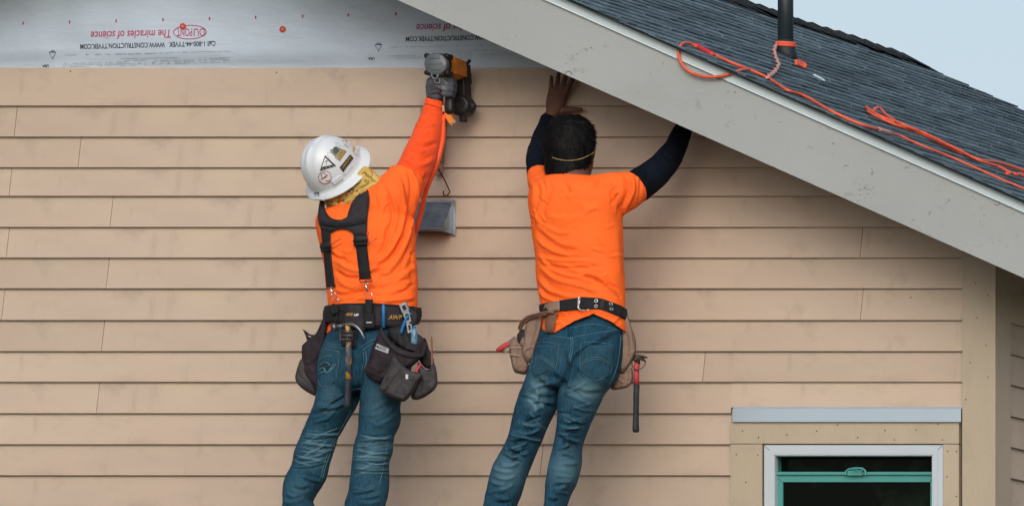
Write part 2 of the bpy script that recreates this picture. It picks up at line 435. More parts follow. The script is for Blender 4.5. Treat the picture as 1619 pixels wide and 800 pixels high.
# side wall planks (seen receding at the far right)
XT = XR+.004
side_y0 = .122
for i, r in enumerate(rows[4:], 4):
    zb = P(1597, r+4.2, -.14).z
    if zb+.159 > zroof(XR)-.25: continue
    prof = [(TB-.008, 0), (TB-.001, 0), (TB, .0015), (TT, .159), (TT-.0035, .159)]
    ends = [side_y0, 2.9+.9*((i*7)%5)/5, DEPTH-.68]
    for a in range(2):
        A = [(XR-.03+x, ends[a]+.0015, zb+z) for x, z in prof]; B = [(XR-.03+x, ends[a+1]-.0015, zb+z) for x, z in prof]
        obj('siding_plank', A+B, [tuple(range(5))[::-1], tuple(range(5,10))]+[(i2, (i2+1)%5, (i2+1)%5+5, i2+5) for i2 in range(5)], m_plank, house)
# corner boards
def board(x0, x1, y0, y1, z0, z1, name='trim_board', m=None, bev=.002):
    mb = MB(); b = bev
    mb.rings([[(x0+b,y0+b,z0),(x1-b,y0+b,z0),(x1-b,y1,z0),(x0+b,y1,z0)],[(x0,y0,z0+b),(x1,y0,z0+b),(x1,y1,z0+b),(x0,y1,z0+b)],
              [(x0,y0,z1-b),(x1,y0,z1-b),(x1,y1,z1-b),(x0,y1,z1-b)],[(x0+b,y0+b,z1),(x1-b,y0+b,z1),(x1-b,y1,z1),(x0+b,y1,z1)]])
    return mb.build(name, m or m_trim, house)
zc = zroof(XR, .26)
board(X_TRIM+.0005, XR, -.034, -.008, .05, zc+.1, 'corner_board')
mb = MB().box((XR-.026, -.0075, .05), (XR-.0015, side_y0-.002, zc+.08)); mb.build('corner_board', m_trim, house)
# ---- window, trims and head flashing
z702 = P(0,702,.02).z
board(WIN_L, WIN_R, -.030, 0, z702+.0008, z_flash_bot+.006, 'window_head_board')
board(WIN_L+.0005, P(1206.5,0,.02).x, -.0285, 0, wb-.1, z702-.0008, 'window_side_board')
board(P(1492,0,.02).x, WIN_R-.0005, -.0285, 0, wb-.1, z702-.0008, 'window_side_board')
m_flash = mat('flashing_metal', (.42,.51,.60), .33, .04, 1.2, metal=.35, spec=.6)
mb = MB(); x0, x1 = P(1157,0,.045).x, P(1518.5,0,.045).x; zt_, zb_ = P(0,645,.045).z, P(0,666.5,.045).z
mb.prism([(x0,-.004,zt_+.02),(x0,-.036,zt_),(x0,-.040,zt_-.003),(x0,-.0405,zb_),(x0,-.0385,zb_),(x0,-.038,zt_-.004),(x0,-.035,zt_-.002),(x0,-.004,zt_+.017)], (x1-x0,0,0))
fl = mb.build('head_flashing', m_flash, house)
win = thing('window', '', ''); 
for k in ('label','category'): del win[k]
win.parent = house; win.location = Vector(((wl+wr)/2, -.03, wb))-WO[house.name]; WO[win.name] = Vector(((wl+wr)/2, -.03, wb))
m_vinyl = mat('white_vinyl', (.47,.53,.59), .35, .02, 3, spec=.5)
m_teal = mat('teal_film_vinyl', (.055,.27,.25), .4, .08, 5, spec=.5)
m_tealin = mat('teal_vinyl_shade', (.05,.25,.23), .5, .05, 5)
m_glass = mat('window_glass', (.0015,.003,.002), .05, .2, 5, spec=.05, col2=(.009,.017,.011), mixlo=.5, mixhi=.75)  # dark green mottling painted into the pane colour in place of faint reflections
def Wx(u, t): return P(u, 0, t).x
def Wz(v, t): return P(0, v, t).z
tW = .036
def frame_ring(name, u0, u1, v0, w, tf, tb, m, par, stepd=.0):
    """mitred frame: left jamb, head, right jamb as one profile; w px wide"""
    mb = MB(); zb = wb+.01
    x0, x1, zt = Wx(u0,tf), Wx(u1,tf), Wz(v0,tf); ww = w*S
    for A in (0,1,2):
        if A == 0: pts = [(x0,zb),(x0+ww,zb),(x0+ww,zt-ww),(x0,zt)]
        if A == 1: pts = [(x0,zt),(x0+ww,zt-ww),(x1-ww,zt-ww),(x1,zt)]
        if A == 2: pts = [(x1-ww,zb),(x1,zb),(x1,zt),(x1-ww,zt-ww)]
        c = [sum(p[0] for p in pts)/4, sum(p[1] for p in pts)/4]; e = .0006
        pts = [(x+(c[0]-x)*0, z) for x, z in pts]
        mb.prism([(x, -tf, z) for x, z in pts], (0, tf-tb, 0))
    mb.prism([(x0,-tf+.002,zb-ww),(x1,-tf+.002,zb-ww),(x1,-tf+.002,zb-.0005),(x0,-tf+.002,zb-.0005)], (0, tf-tb-.002, 0))
    return mb.build(name, m, par)
frame_ring('outer_frame', 1208.3, 1490.5, 703.2, 17, .036, .010, m_vinyl, win)
frame_ring('outer_frame_step', 1216.5, 1482.5, 711.3, 7.2, .0395, .037, m_vinyl, win)
frame_ring('inner_frame', 1222.7, 1477, 718.5, 2.6, .0095, -.09, m_tealin, win)
# upper sash: glass set back, teal jamb on the left
MB().box((Wx(1225,.0), .030, wb+.02), (Wx(1481,.0), .034, Wz(717,.0))).build('upper_pane', m_glass, win)
MB().box((Wx(1221,-.0), -.006, wb+.02), (Wx(1230.5,.0), .0285, Wz(716,.0))).build('upper_sash_stile', m_teal, win)
MB().box((Wx(1477,-.0), .0, wb+.02), (Wx(1484,.0), .0285, Wz(716,.0))).build('upper_sash_stile', m_tealin, win)
# lower sash
sash = MB().box((Wx(1228.5,.02), -.022, Wz(750,.02)), (Wx(1477,.02), -.004, Wz(745.5,.02))).build('sash_top_rail', m_teal, win)
mb = MB()
xa, xb_, zt2, zin = Wx(1223.5,.012), Wx(1477,.012), Wz(750.2,.012), Wz(761.5,.012)
xi, xj = Wx(1237.5,.012), Wx(1471,.012)
mb.prism([(xa,-.012,zt2),(xb_,-.012,zt2),(xj,-.012,zin),(xi,-.012,zin)][::-1], (0,.03,0))
mb.build('sash_rail', m_teal, win)
MB().prism([(xa,-.0122,wb+.02),(xa,-.0122,zt2-.0006),(xi,-.0122,zin-.0006),(xi,-.0122,wb+.02)], (0,.03,0)).build('sash_stile', m_teal, win)
MB().prism([(xb_,-.0122,wb+.02),(xj,-.0122,wb+.02),(xj,-.0122,zin-.0006),(xb_,-.0122,zt2-.0006)], (0,.03,0)).build('sash_stile', m_teal, win)
MB().box((xi-.001, -.002, wb+.03), (xj+.001, .002, zin+.001)).build('lower_pane', m_glass, win)
mb = MB(); arc = [(1337,750.5),(1337.5,744.5),(1343,741),(1353,739.5),(1363,740),(1368,743.5),(1368.5,750.5)]
mb.tube([P(u,v,.03) for u,v in arc], .0042, 8)
mb.box(tuple(P(1340,751,.030)), tuple(P(1366,744,.012))); mb.build('sash_lock', m_teal, win)
mb = MB(); mb.tube([P(u,v,.045) for u,v in [(1347,743.5),(1352,741.5),(1358,743.5),(1364,742.5)]], .0022, 6); mb.build('sash_lock_lever', m_tealin, win)
# ---- nail heads in boards and planks
mb = MB()
for u, v, t in [(1135,0,0)]*0+[(1174,661+20,.031),(1199,691,.031),(1244,687,.031),(1291,681,.031),(1324,671,.031),(1356,691,.031),(1399,680,.031),(1414,695,.031),(1448,679,.031),(1483,670,.031),(1490,695,.031),
    (1164,718,.0295),(1198,719,.0295),(1179,762,.0295),(1498,713,.0295),(1512,713,.0295),(1497,753,.0295),(1512,784,.0295),
    (1542,448,.035),(1562,467,.035),(1545,502,.035),(1559,546,.035),(1534,573,.035),(1562,596,.035),(1527,631,.035),
    (111,113,.008),(437,115,.008),(26,307.5,.019),(925,296,.016),(1440,470,.012),(1508,495,.016)]:
    c = P(u, v, t+.0006); mb.tube([c+Vector((0,.002,0)), c], .0028, 6)
mb.build('nail_heads', m_nail, house, kind='stuff')
# ---- house wrap
def wrap_h(X, Z):
    a = noise.noise(Vector((X*2.2+Z*1.5, Z*5.0-X*.8, 1.3)))*.015+noise.noise(Vector((X*6-Z*5, Z*9+X*2, 5.1)))*.005
    return .016+a+abs(noise.noise(Vector((X*3+Z*3.5, Z*2-X*1.2, 9.))))*-.008
xs = np.arange(XL+.06, P(1000,0).x, .017); z_lo = P(0,124,0).z; zs = np.arange(z_lo, ridge_z-.2, .017)
z_106 = P(0,106,0).z
V = [(x, -max(.0012, wrap_h(x, z)*min(1, max(0,(z-z_106-.004)/.05))+.0012), z) for z in zs for x in xs]; n = len(xs)
F = [(j*n+i, j*n+i+1, (j+1)*n+i+1, (j+1)*n+i) for j in range(len(zs)-1) for i in range(n-1) if 2*RO.x-xmax(zs[j]) < xs[i] < xmax(zs[j])]
wrap = obj('house_wrap', V, F, m_wrapm, house, True)
wtree = bvh(np.array(V), F)
def wrap_text(body, ur, ul, v, hgt, m, bold=0, shear=0, slope=-.023):
    """upside-down print: starts at the right, ends at the left; v is the lower edge of the line on the photograph at ur"""
    text_on(wtree, 'printed_line', body, (ur, v), (ul, v-slope*(ur-ul)), hgt, m, wrap, off=.0016, bold=bold, shear=shear)
for du, dv in ((0, 0), (515, -11.8)):
    wrap_text('The miracles of science', 270+du, 143.5+du, 47.5+dv, 12.8, m_pink, .008, .18)
    wrap_text('Call 1-800-44-TYVEK', 341+du, 267+du, 65.3+dv, 8, m_ink, .018, 0)
    wrap_text('WWW.CONSTRUCTION.TYVEK.COM', 261+du, 127+du, 67.2+dv, 8, m_ink, .018, 0)
    wrap_text('USA', 77.5+du, 67+du, 102.5+dv, 4.6, m_ink, .03, 0)
    wrap_text('HDPE', 86.5+du, 80.5+du, 80.0+dv, 2.4, m_ink, .02, 0)
    mb = MB()
    def on(u, v, off=.0016):
        h, nn = cast(wtree, u, v); return h+nn*off if h is not None else P(u, v, .012)
    tri = [(78,83.2),(88.6,83),(83.6,93.5),(78,83.2),(88.6,83)]
    mb.tube([on(u+du, v+dv) for u, v in tri], .0015, 4); mb.build('recycling_triangle', m_ink, wrap)
    mb = MB(); k = 40; el = [(300.5+25.8*math.cos(q), 51.4+10.9*math.sin(q)-.023*25*math.cos(q)) for q in [2*math.pi*i/k for i in range(k+1)]]
    mb.tube([on(u+du, v+dv) for u, v in el], .0016, 4); mb.build('oval_logo_ring', m_pink, wrap)
    # open-line capitals in the oval
    for word, ua, ub in (('DU', 323.5, 306.5), ('PONT', 304, 279.5)):
        text_on(wtree, 'logo_lettering', word, (ua+du, 45.2+dv-.0*ua), (ub+du, 45.7+dv), 12.4, m_pink, wrap, off=.0016, bold=0)
    mb = MB()
    def fine(ua, ub, v, dens=.7, th=.0011):
        u = ub
        while u > ua:
            L = random.uniform(1.2, 4.5); u2 = max(ua, u-L); vv = v-.023*(u-200)
            if random.random() < dens+.2:
                a, b = on(u+du, vv+dv), on(u2+du, vv+dv); mb.tube([a, b], th, 3)
            u = u2-random.uniform(.5, 1.1)
    fine(103, 364, 85.2, .55, .0011); fine(190, 281, 93, .9, .0008)
    for a, b, v in ((101,231,98.5),(100,231,101.2),(98,231,103.8),(190,231,96),(240,364,97),(240,364,99.7),(240,364,102.3),(330,364,95)): fine(a, b, v, .5, .00085)
    mb.build('fine_print', m_inkpale, wrap, kind='stuff')
mb = MB()
for i, u in enumerate([37,110.5,184,258,331.5,404.5,479,551,626]):
    v = 37.5-.0255*(u-37)
    for _ in (0,): mb.add([on(u-1.1,v-2.5),on(u+1.1,v-2.5),on(u+1.0,v+2.5),on(u-1.2,v+2.5)], [(0,3,2,1)])
mb.build('stud_marks', m_pink, wrap, kind='stuff')
m_washer = mat('red_plastic_cap', (.50,.06,.035), .45, .1, 30)
for u, v in ((289.5,42.3),(447.3,47)):
    c = on(u, v, .001); mb = MB()
    R = [[c+Vector((math.cos(q)*r, -y, math.sin(q)*r)) for q in [2*math.pi*k/20 for k in range(20)]] for r, y in ((.0130,0),(.0132,.0015),(.0115,.003),(.006,.0022))]
    mb.rings(R); mb.build('wrap_cap_nail', m_washer, wrap, True)
    MB().tube([c+Vector((0,-.001,0)), c+Vector((0,-.0042,0))], .0032, 8).build('nail_point', mat('cap_nail_head',(.6,.45,.35),.3,.1,20), wrap)
# ---- rake board, drip edge, roof deck
def rake(v_off0, v_off1, t0, t1, u0, u1, name, m, seg=1, side=1):
    """board parallel to the rake between two image offsets, from depth t0 (back) to t1 (front)"""
    f = lambda u, vo: P(u, .443*(u-904)+vo, t1)
    a, b, c, d = f(u0, v_off0), f(u1, v_off0), f(u1, v_off1), f(u0, v_off1)
    return MB().prism([a, d, c, b], (0, t1-t0, 0)), (a, b, c, d)
UL, UR = U0+(RO.x+.0006-XC)/((D-TF)/D*S), 1690
V_FT, V_FB = 19.6, 122.8                       # top and bottom of the rake board below the shingle line
fr, q = rake(V_FT, V_FB, TF-.038, TF, UL, UR, 'rake_board', m_fascia)
fr.build('rake_board', m_fascia, house)
mir = lambda p: Vector((2*RO.x-p[0], p[1], p[2]))
def mirrored(mb, name, m, par=house):
    V = [mir(p) for p in mb.v]; return obj(name, V, [f[::-1] for f in mb.f], m, par)
mirrored(fr, 'rake_board', m_fascia)
dr = MB(); fa = lambda u, vo, t: P(u, .443*(u-904)+vo, t)
pr = [(-1.5, TF-.02), (0.8, TF+.013), (18.4, TF+.0075), (19.6, TF+.011), (19.9, TF+.0095), (18.6, TF+.003), (2, TF-.02)]
A = [fa(UL, o, t) for o, t in pr]; B = [fa(UR, o, t) for o, t in pr]; k = len(pr)
dr.add(A+B, [tuple(range(k)), tuple(range(2*k-1, k-1, -1))]+[(i, i+k, (i+1)%k+k, (i+1)%k) for i in range(k)])
dr.build('drip_edge', m_drip, house); mirrored(dr, 'drip_edge', m_drip)
SL = (P(UR, .443*(UR-904), TF+.03)-RO).length
def roofp(a, b, c): return RO+E1*a+E2*b+EN*c    # along the slope, along the ridge, above the deck
roof = thing('roof', '', '')
for k_ in ('label','category'): del roof[k_]
roof.parent = house; roof.location = Vector((RO.x, 3, ridge_z))-WO[house.name]; WO[roof.name] = Vector((RO.x, 3, ridge_z))
y1 = DEPTH
deck = MB().prism([roofp(0,.045,-.012), roofp(0,.045,-.05), roofp(SL,.045,-.05), roofp(SL,.045,-.012)][::-1], (0,y1-.06,0))
m_soffit = mat('soffit_board', (.40,.38,.35), .7, .1, 4)
deck.build('roof_deck', m_soffit, roof); mirrored(deck, 'roof_deck', m_soffit, roof)
sl2 = MB().prism([roofp(0,0,-.012), roofp(0,0,.004), roofp(SL,0,.004), roofp(SL,0,-.012)], (0,y1,0))
mirrored(sl2, 'far_slope_shingles', m_shingle, roof)
# far rake board and eave fascia
MB().prism([roofp(0,y1,-.02), roofp(0,y1,-.25), roofp(SL,y1,-.25), roofp(SL,y1,-.02)][::-1], (0,-.03,0)).build('rake_board', m_fascia, house)
e0 = roofp(SL,0,0); MB().box((e0.x-.03,e0.y+.05,e0.z-.22),(e0.x,e0.y+y1-.05,e0.z-.03)).build('eave_board', m_fascia, house)
# shingles: courses run along the ridge, each about a metre long with laminated tabs
EXP = 46.6*S*(D-TF)/D/CT
def shingle_mesh(seed, L):
    r = random.Random(seed); mb = MB(); W = EXP+.035; th = .005
    def slab(b0, b1, lo, c0, c1):               # from upper edge a=0 to lower edge a=lo; c0 / c1 height at both edges
        mb.add([(0,b0,c0),(lo,b0,c1),(lo,b1,c1),(0,b1,c0),(0,b0,c0-.003),(lo,b0,c1-th-.002),(lo,b1,c1-th-.002),(0,b1,c0-.003)],
            [(0,1,2,3),(1,5,6,2),(0,4,5,1),(3,2,6,7)])
    b = 0
    while b < L-.001:
        wdt = min(r.uniform(.07,.19), L-b)
        if L-b-wdt < .05: wdt = L-b
        if r.random() < .52: slab(b, b+wdt, W+r.uniform(-.003,.004), .0015, .0095+r.uniform(-.001,.0015))
        else: slab(b, b+wdt, W-r.uniform(.002,.010), .0005, .0068+r.uniform(-.001,.001))
        b += wdt
    me = bpy.data.meshes.new('shingle'); me.from_pydata(mb.v, [], mb.f); me.update(); me.materials.append(m_shingle); return me
rot = Matrix((E1, E2, EN)).transposed().to_euler()
shm = [shingle_mesh(s, 1.0) for s in range(9)]; halves = {}
nc = int(SL/EXP)+1
for i in range(nc):
    a0 = i*EXP-.035; off = (i*.37)%1.0
    y = -.012+random.uniform(-.003,.003); first = True
    while y < y1-.02:
        L = (1.0-off if first and off > .15 else 1.0); L = min(L, y1+.012+random.uniform(0,.012)-y)
        if y1-y-L < .2: L = y1+.012-y
        if abs(L-1) < .001: me = random.choice(shm)
        else:
            me = shingle_mesh(i*31+int(y*10), L)
        o = bpy.data.objects.new('shingle', me); COL.objects.link(o); o.parent = roof
        o.rotation_euler = rot
        o.location = roofp(a0, y, .001)-WO[roof.name]
        y += L; first = False
# starter edge showing under the first shingles along the rake
MB().prism([roofp(0,-.006,-.010), roofp(0,-.006,.0015), roofp(SL,-.006,.0015), roofp(SL,-.006,-.010)][::-1], (0,.12,0)).build('starter_strip', mat('starter_shingle', (.02,.026,.03), .9, .2, 40), roof)
# ridge caps
m_cap = mat('ridge_cap_shingle', (.028,.036,.045), .9, .3, 40, .8, 700, rnd=.3)
cap = MB(); ln = .21; hw = .13
def capring(b, lift, th):
    return [(-hw*CT, b, -hw*ST+lift), (-.02, b, lift-.002), (.02, b, lift-.002), (hw*CT, b, -hw*ST+lift), (hw*CT, b, -hw*ST+lift-th), (0, b, lift-th-.004), (-hw*CT, b, -hw*ST+lift-th)]
cap.rings([capring(0,.026,.009), capring(ln*.5,.018,.007), capring(ln,.009,.004)])
cme = bpy.data.meshes.new('ridge_cap'); cme.from_pydata(cap.v, [], [f[::-1] for f in cap.f]); cme.materials.append(m_cap)
b = -.02; i = 0
while b < y1-.20:
    o = bpy.data.objects.new('ridge_cap', cme); COL.objects.link(o); o.parent = roof
    o.location = roofp(0, b, .004)+Vector((random.uniform(-.006,.006), 0, random.uniform(0,.006)))-WO[roof.name]
    o.rotation_euler = (random.uniform(-.015,.02), random.uniform(-.03,.03), random.uniform(-.02,.02)); b += .142; i += 1
# ---- a ray from the photograph meets the roof
def roof_at(u, v, lift=.012):
    d = P(u, v, 0)-CAM; c = (RO+EN*lift-CAM).dot(EN)/d.dot(EN); return CAM+d*c
# vent pipe with boot
m_pipe = mat('black_abs_pipe', (.012,.022,.028), .42, .2, 8, spec=.5)
pb = roof_at(1251, 94, 0); kk = (D+pb.y)/D
ppx = lambda n_: n_*S*kk
pipe = MB().tube([pb+Vector((-ppx(9),0,-.1)), pb+Vector((-ppx(9),0,ppx(230)))], ppx(11.4), 28)
pipe.build('vent_pipe', m_pipe, house, True)
top = pb+Vector((-ppx(9),0,0))
R = []
for f, r, sh in ((0.0, 16.5, 0), (.35, 15.5, 0), (.75, 13.0, 0), (1., 12.2, 0)):
    ring = []
    for k in range(28):
        q = 2*math.pi*k/28; x, y = math.cos(q)*ppx(r), math.sin(q)*ppx(r)
        zb = (pb.z-(top.x+x-pb.x)*math.tan(TH))-.006; zt2_ = top.z+ppx(30)
        ring.append((top.x+x+ppx(2)*(1-f), top.y+y, zb*(1-f)+zt2_*f if f else zb))
    R.append(ring)
MB().rings(R).build('pipe_boot', mat('rubber_boot', (.010,.018,.022), .6, .2, 10), house, True)
MB().prism([roof_at(1285,119,.022),roof_at(1304,128.5,.022),roof_at(1303,126.5,.022),roof_at(1288,118.5,.022)], EN*.003).build('loose_strip', mat('white_scrap',(.7,.75,.78),.5,.03,5), house)
# ---- metal vent hood on the wall
m_galv = mat('galvanised_steel', (.30,.36,.42), .34, .35, 14, .15, 40, metal=.7, col2=(.13,.17,.21))
m_galv2 = mat('galvanised_edge', (.42,.48,.54), .3, .2, 20, metal=.6)
hood = thing('vent_hood', 'galvanised metal vent hood on the siding beside the worker in suspenders', 'vent', P(690,370,.05))
tb_ = .105                                        # hood projects 0.12 m, its mouth faces down
xL, xR = P(662,0,.02).x, P(715,0,.02).x; zT, zB = P(0,317.5,.02).z, P(0,370,.02).z; zf = zB+.012; zT2 = zB+.118
fx0, fx1 = xL, xR
Vh = [(xL,-.02,zT-.006),(xR,-.02,zT-.006),(xR,-.02,zB),(xL,-.02,zB),(xL+.0,-tb_,zf),(xR-.0,-tb_,zf),(xR,-tb_,zf-.012),(xL,-tb_,zf-.012)]
# sloping top sheet, two cheeks, short lip
mb = MB()
def sheet(pts, th=.0016):
    a, b, c = Vector(pts[0]), Vector(pts[1]), Vector(pts[2]); nn = (b-a).cross(c-a).normalized(); mb.prism(pts, nn*th)
sheet([Vh[0],Vh[4],Vh[5],Vh[1]]); sheet([Vh[4],Vh[7],Vh[6],Vh[5]]); mb.build('hood_top', m_galv, hood)
mb = MB(); sheet([Vh[1],Vh[5],Vh[6],Vh[2]]); mb.build('hood_cheek', m_galv, hood)
mb = MB(); sheet([Vh[0],Vh[3],Vh[7],Vh[4]]); mb.build('hood_cheek', m_galv, hood)
mb = MB(); mb.box((xL-.012,-.0215,zB-.006),(xL,-.0185,zT+.004)); mb.box((xR,-.0215,zB-.006),(xR+.014,-.0185,zT+.004)); mb.box((xL,-.0215,zT-.006),(xR,-.0185,zT+.004)); mb.build('wall_flange', m_galv2, hood)
mb = MB(); mb.box((xL+.004,-tb_+.01,zf-.006),(xR-.004,-.03,zf-.003)); mb.build('damper_flap', m_dark, hood)
mb = MB(); mb.tube([(xR+.001,-.024,zT-.004),(xR+.001,-.024,zB)], .003, 6); mb.tube([Vh[4],Vh[5]], .0022, 6); mb.tube([(xL,-.022,zT-.005),(xR,-.022,zT-.005)], .0026, 6); mb.build('folded_seam', m_galv2, hood)
# small hook of wire over the hood, and the scrap gauge stick behind the raised sleeve
m_wire = mat('black_wire', (.03,.025,.02), .4, .1, 10, metal=.6)
tag(MB().tube([P(u,v,.05) for u,v in [(682,252),(689,261),(701,281),(710,300),(711.5,304),(707,309),(703,310),(700.5,306),(701.5,302)]], .0026, 6).build('wire_hook', m_wire), 'thin black wire with a hooked end just above the metal vent hood', 'wire')
m_scrap = mat('scrap_siding', (.27,.17,.12), .7, .15, 8)
st = thing('gauge_stick', 'brown scrap board held upright against the siding behind the raised orange sleeve', 'board', P(690,280,.05))
MB().prism([P(704,176,.03),P(700.5,278,.03),P(688,278,.03),P(690,176,.03)], (0,-.012,0)).build('board', m_scrap, st)
MB().prism([P(674,166,.03),P(704,166,.03),P(704,182,.03),P(667,182,.03),P(666,172,.03)][::-1], (0,-.012,0)).build('cross_cleat', m_scrap, st)
MB().prism([P(703,206,.028),P(702.5,258,.028),P(698.5,258,.028),P(699,206,.028)], (0,-.022,0)).build('spacer', mat('spacer_wood',(.22,.12,.09),.7,.1,8), st)
# ---- orange cords on the roof
m_cord = mat('orange_cord', (.72,.11,.05), .5, .12, 30, .3, 200, stretch=(1,1,1))
m_cordp = mat('faded_pink_twine', (.62,.32,.28), .8, .15, 60, .5, 200)
m_plug = mat('red_plug', (.50,.03,.04), .5, .15, 30)
def cord(pts, r, name='cord', m=None, par=None, lift=.014):
    q = smooth_pts(pts, 5); out = []
    for a in q:
        p = roof_at(a[0], a[1], lift)
        if p.y < -(TF+.015): p = P(a[0], a[1], TF+.02)   # beyond the edge it hangs in front of the drip edge
        out.append(p)
    for _ in range(2): out = [out[0]]+[(out[i-1]+out[i]*2+out[i+1])/4 for i in range(1, len(out)-1)]+[out[-1]]
    return MB().tube(out, r, 7).build(name, m or m_cord, par, True)
c1 = thing('extension_cord', 'long orange cord with red plug looping over the roof edge below the pipe', 'cord', roof_at(1210,122))
cord([(1101,74,),(1092,69.5),(1083,68),(1076,72),(1072.5,82),(1075,96),(1083,108),(1094,116),(1110,121),(1128,122.3),(1146,119.5),(1162,114.5),(1174,110.2),(1184,110)], .0062, 'loop', None, c1)
cord([(1125,86),(1132,88),(1150,96.5),(1170,105),(1185,110.5),(1200,117),(1215,124),(1232,135),(1246,143.5),(1270,151),(1290,162),(1315,176.5),(1345,190.5),(1370,200),(1388,204.5)], .0066, 'main_run', None, c1)
cord([(1388,204.5),(1408,210.5)], .0095, 'pink_joint', m_cordp, c1)
cord([(1408,210.5),(1425,215.5),(1445,225),(1470,235.5),(1495,245),(1530,260),(1560,273.5),(1590,286.5),(1625,301)], .0050, 'lower_run', None, c1)
cord([(1099,72.5),(1108,77),(1116,81.5),(1127,86.5)], .0125, 'plug', m_plug, c1)
c2 = thing('cord_bundle', 'bundle of three orange cords running down the roof to the right edge', 'cord', roof_at(1500,235))
cord([(1369,169.5),(1378,176),(1392,184),(1410,191.5),(1430,200),(1452,208),(1480,220),(1510,236),(1535,248),(1552,253.5),(1575,256),(1600,263.5),(1625,272.5)], .0068, 'strand', None, c2, .020)
cord([(1382,174),(1386,170.5),(1392,171.5),(1400,181),(1418,193),(1440,202.5),(1462,211),(1490,225),(1515,237),(1540,250),(1560,258),(1580,264),(1596,272),(1625,281)], .0062, 'strand', None, c2, .026)
cord([(1371,176),(1385,184),(1405,193),(1425,201),(1450,209.5),(1478,222),(1505,236),(1530,247),(1550,255)], .0062, 'strand', None, c2, .016)
cord([(1592,275),(1600,273),(1606,276.5),(1614,275),(1625,280)], .0075, 'loose_end', None, c2, .03)
c3 = thing('pipe_lashing', 'orange cord wound round the black vent pipe with pink twine hanging down', 'cord', pb)
for dz, rr in ((25,13.2),(21.5,13.6)):
    mb = MB(); ringp = [top+Vector((math.cos(q)*ppx(rr), math.sin(q)*ppx(rr), ppx(dz)+math.sin(q*1+.6)*ppx(1.2)+math.cos(q)*ppx(-1.2))) for q in [2*math.pi*k/28 for k in range(29)]]
    mb.tube(ringp, .0075, 7).build('winding', m_cord, c3, True)
q = [(1225.5,77),(1228,85),(1232,96),(1231,103),(1225,113),(1219,118),(1212,123)]
cpts = [top+Vector((-ppx(11),-ppx(10),ppx(22))), *[roof_at(u,v,.02) for u,v in q[3:]]]
a_, b_ = cpts[0], cpts[1]; cpts = [a_, a_+(b_-a_)*.35+Vector((0,-.03,.0)), a_+(b_-a_)*.7+Vector((0,-.02,0))]+cpts[1:]
mb = MB(); tw = []
for i in range(len(cpts)-1):
    for k in range(6):
        f = k/6; p = cpts[i].lerp(cpts[i+1], f); ph = (i*6+k)*1.9; tw.append(p+Vector((math.sin(ph)*.005, 0, math.cos(ph)*.005)))
mb.tube(tw, .0062, 6).build('twine', m_cordp, c3, True)
for k in range(4): cord([(1258,96.5+k*1.6),(1266,97.5+k*2.2),(1274,102.5+k*1.6)], .006, 'cord_end', None, c3, .02+.006*k)

# mitre lines of the window frame
mb = MB()
for (u0,v0),(u1,v1) in (((1208.6,703.6),(1224.5,719.5)),((1490.2,703.6),(1474.3,719.5))): mb.tube([P(u0,v0,.0362),P(u1,v1,.0362)], .0009, 4)
for (u0,v0),(u1,v1) in (((1224,750.8),(1237,761.3)),((1476.5,750.8),(1471.3,761.3))): mb.tube([P(u0,v0,.0124),P(u1,v1,.0124)], .0009, 4)
mb.build('mitre_joints', m_ink, win, kind='stuff')
# chips and scuffs in the paint of the rake board
mb = MB(); r_ = random.Random(4)
def chip(u, v, L, ang, w=.0012, bend=.5):
    q = []
    for k in range(5):
        f = k/4; a = ang+bend*(f-.5); q.append(P(u+math.cos(a)*L*(f-.5), v+math.sin(a)*L*(f-.5)+bend*L*.3*(f-.5)**2*4, TF+.0006))
    mb.tube(q, [w*.3, w, w*.8, w, w*.2], 4, .5)
for u, v, n_, sp in ((902,92,14,14),(925,78,6,6),(1365,300,20,13),(1352,318,8,7),(1378,275,7,6),(1485,292,9,9),(1163,148,3,3),(1150,196,5,4),(1150,146,2,3),(1318,227,2,2),(1310,205,2,2),(1337,262,4,4),(1433,264,3,3),
    (1552,355,6,4),(1555,340,4,5),(1500,315,6,8),(1540,310,6,12),(1472,335,3,6),(1300,250,3,20),(1108,215,3,8),(1040,112,2,12),(1000,140,3,14),(935,76,3,2),(1450,350,5,20),(1580,380,5,14),(1230,190,3,10)):
    for _ in range(n_):
        x, y = r_.gauss(u, sp*.5), r_.gauss(v, sp*.5)
        if .443*(x-904)+22 < y < .443*(x-904)+120: chip(x, y, r_.uniform(1.2, 5), r_.uniform(-1.2, .4), r_.uniform(.0006, .0017), r_.uniform(-1, 1))
ring = [P(1576+4.2*math.cos(a), 321+4*math.sin(a), TF+.0008) for a in [math.radians(x) for x in range(-60, 190, 25)]]
mb.tube(ring, .0012, 4); ring = [P(899+5*math.cos(a), 119.5+5*math.sin(a)-1.5, TF+.0008) for a in [math.radians(x) for x in range(-170, 10, 25)]]
mb.tube(ring, .0016, 4)
mb.build('paint_chips', mat('bare_chip', (.16,.155,.15), .8, .4, 60), house, kind='stuff')
